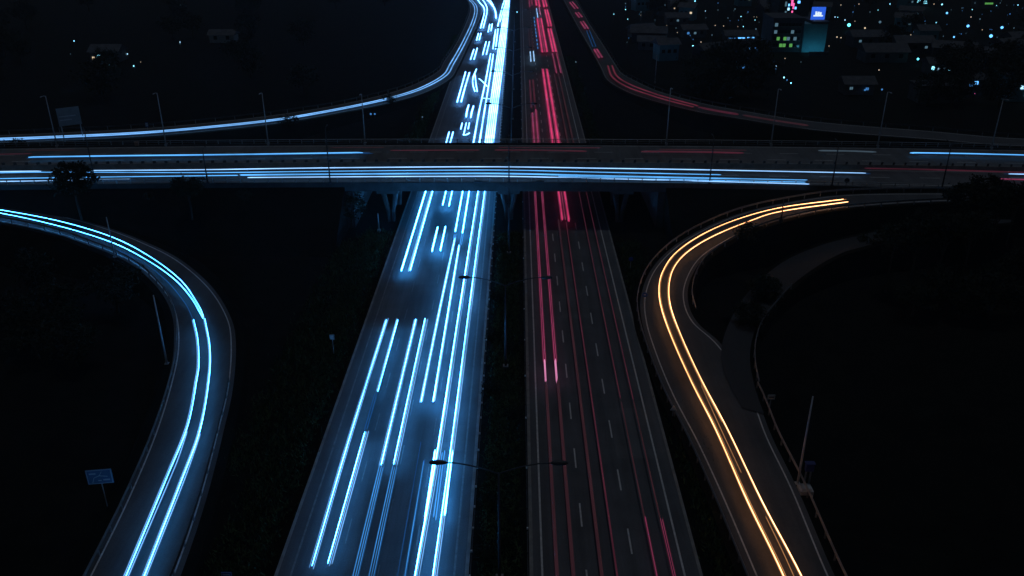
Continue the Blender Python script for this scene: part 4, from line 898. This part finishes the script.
# point lamps, each a small post with a bulb
BULB = {}
def bulb_me(mat, r):
    if (mat, r) not in BULB:
        m = MB(); m.tube([(0, 0, -r), (0, 0, -.55*r), (0, 0, .0), (0, 0, .55*r), (0, 0, r)], [.15*r, .82*r, r, .82*r, .15*r], 8)
        BULB[(mat, r)] = m.mesh('bulb', 'light_' + mat)
    return BULB[(mat, r)]
lamp_pole = MB().tube([(0, 0, 0), (0, 0, 1)], .07, 5).mesh('pole', 'pole_dark')
def city_lamp(px, py, col, r=.3, h=4.0, left=False):
    Y = P(px, py + 4.5, 0).y if py > 0 else P(px, py + 4, 0).y
    q = PY(px, py, Y)
    words = {'cyan': 'pale cyan', 'blue': 'deep blue', 'warm': 'warm yellowish', 'teal': 'brilliant teal', 'dim': 'dull grey-blue', 'white': 'whitish', 'pink': 'pinkish', 'green': 'green', 'dimblue': 'dim blue'}
    where = 'in the upper left dark' if left else 'among the dark city houses'
    t = thing('city_lamp', f'small {words[col]} lamp {where}', 'lamp', (q.x, q.y, -.3), 0, f'{words[col]} lamps {where}')
    link('pole', lamp_pole, t, scale=(1, 1, q.z + .3 - r*.8)); link('bulb', bulb_me(col, r * (.75 if col in ('teal', 'blue') else .58)), t, loc=(0, 0, q.z + .3))
for a in LAMPS: city_lamp(*a)
for a in ((74, 41, 'cyan', .3), (107.6, 53, 'cyan', .35), (127.4, 54, 'white', .3), (109.7, 65, 'cyan', .25), (133.7, 66, 'cyan', .28), (140.6, 62, 'warm', .15), (180, 42, 'white', .28), (180.5, 5, 'dim', .3), (70.5, 54, 'dim', .2), (180, 43.5, 'dim', .3)):
    city_lamp(*a, 4.0, True)
for a in ((517, 12, 'cyan', .22), (575.7, 62, 'dim', .2), (371, 114, 'dimblue', .22), (375, 114, 'dimblue', .2), (422.5, 117, 'dim', .15)):
    Yb = P(a[0], a[1] + 3, 0); t = thing('delineator', 'small post with a glowing glint beside the dark highway verges', 'marker post', (Yb.x, Yb.y, -.3), 0, 'glinting verge posts')
    q = PY(a[0], a[1], Yb.y); link('pole', lamp_pole, t, scale=(.8, .8, q.z + .2)); link('bulb', bulb_me(a[2], a[3]), t, loc=(0, 0, q.z + .3))  # no lamps: the glowing balls stand in for reflector glints

HM = [(MB().box((-4, 0, 0), (4, 5, 2.8)).mesh('wall', 'house_wall'), None), (MB().box((-5.5, 0, 0), (5.5, 6, 3.4)).mesh('wall', 'dark_wall'), None), (MB().box((-3, 0, 0), (3, 5, 4.8)).mesh('wall', 'cyan_lit_wall'), None)]
def gable(w, d, h):
    m = MB(); e = .6; m.v += [(-w-e, -e, h-.1), (w+e, -e, h-.1), (w+e, d+e, h-.1), (-w-e, d+e, h-.1), (-w-e, d/2, h + d*.28), (w+e, d/2, h + d*.28)]
    m.f += [(0, 1, 5, 4), (2, 3, 4, 5), (1, 2, 5), (3, 0, 4), (0, 3, 2, 1)]; return m.mesh('roof', 'roof_tile')
RM = [gable(4, 5, 2.8), gable(5.5, 6, 3.4), gable(3, 5, 4.8)]
WM = {k: MB().box((-.4, -.07, -.35), (.4, .01, .35)).mesh('lit_window', 'light_' + k) for k in ('dim', 'dimblue', 'warm')}
WG = MB().box((-.5, -.06, -.5), (.5, .01, .5)).mesh('window', 'dark_glass')
r_ = random.Random(31); spots = []
while len(spots) < 30:
    px, py = r_.uniform(640, 1024), r_.uniform(6, 62); p = P(px, py, -.3)
    if near_road(p, 14) or (60 < p.x < 108 and 215 < p.y < 330) or any((p - q).length < 12 for q in spots) or hides_lamp(p, 5, 5): continue
    spots.append(p); k = len(spots) % 3; hh = (2.8, 3.4, 4.8)[k]; ww = (4, 5.5, 3)[k]
    t = thing('house', 'low dark house among the far city lights', 'house', tuple(p), r_.uniform(-.5, .5), 'far city houses')
    link('wall', HM[k][0], t); link('roof', RM[k], t)
    for j in range(3):
        lit_ = r_.random() < .4
        link('lit_window' if lit_ else 'window', WM[r_.choice(('dim', 'dimblue', 'dim', 'warm'))] if lit_ else WG, t, loc=((j - 1) * ww * .6, 0, hh * .58))
k = 0
while k < 85:
    px, py = r_.uniform(610, 1024), r_.uniform(-1, 46) ** 1.0
    p = P(px, max(py, 0) + 4, 0)
    if near_road(p, 8) or 760 < px < 828: continue
    city_lamp(px, py, r_.choice(('dim', 'dim', 'dimblue', 'dimblue', 'dimblue', 'warm', 'cyan')), r_.choice((.16, .2, .24)), 3.0); k += 1

hz = MB().box((-420, -60, -1.6), (420, 620, 47.5))
hm = bpy.data.materials.new('haze'); hm.use_nodes = True; nt = hm.node_tree; nt.nodes.clear()
vo = nt.nodes.new('ShaderNodeVolumePrincipled'); vo.inputs['Color'].default_value = (0.80, 0.92, 1.0, 1); vo.inputs['Density'].default_value = 0.00018; vo.inputs['Anisotropy'].default_value = 0.2
oo = nt.nodes.new('ShaderNodeOutputMaterial'); nt.links.new(vo.outputs[0], oo.inputs['Volume']); MATS['haze'] = hm
ho = hz.build('haze', 'haze'); ho['kind'] = 'stuff'; ho['label'] = 'thin night haze over the whole interchange'
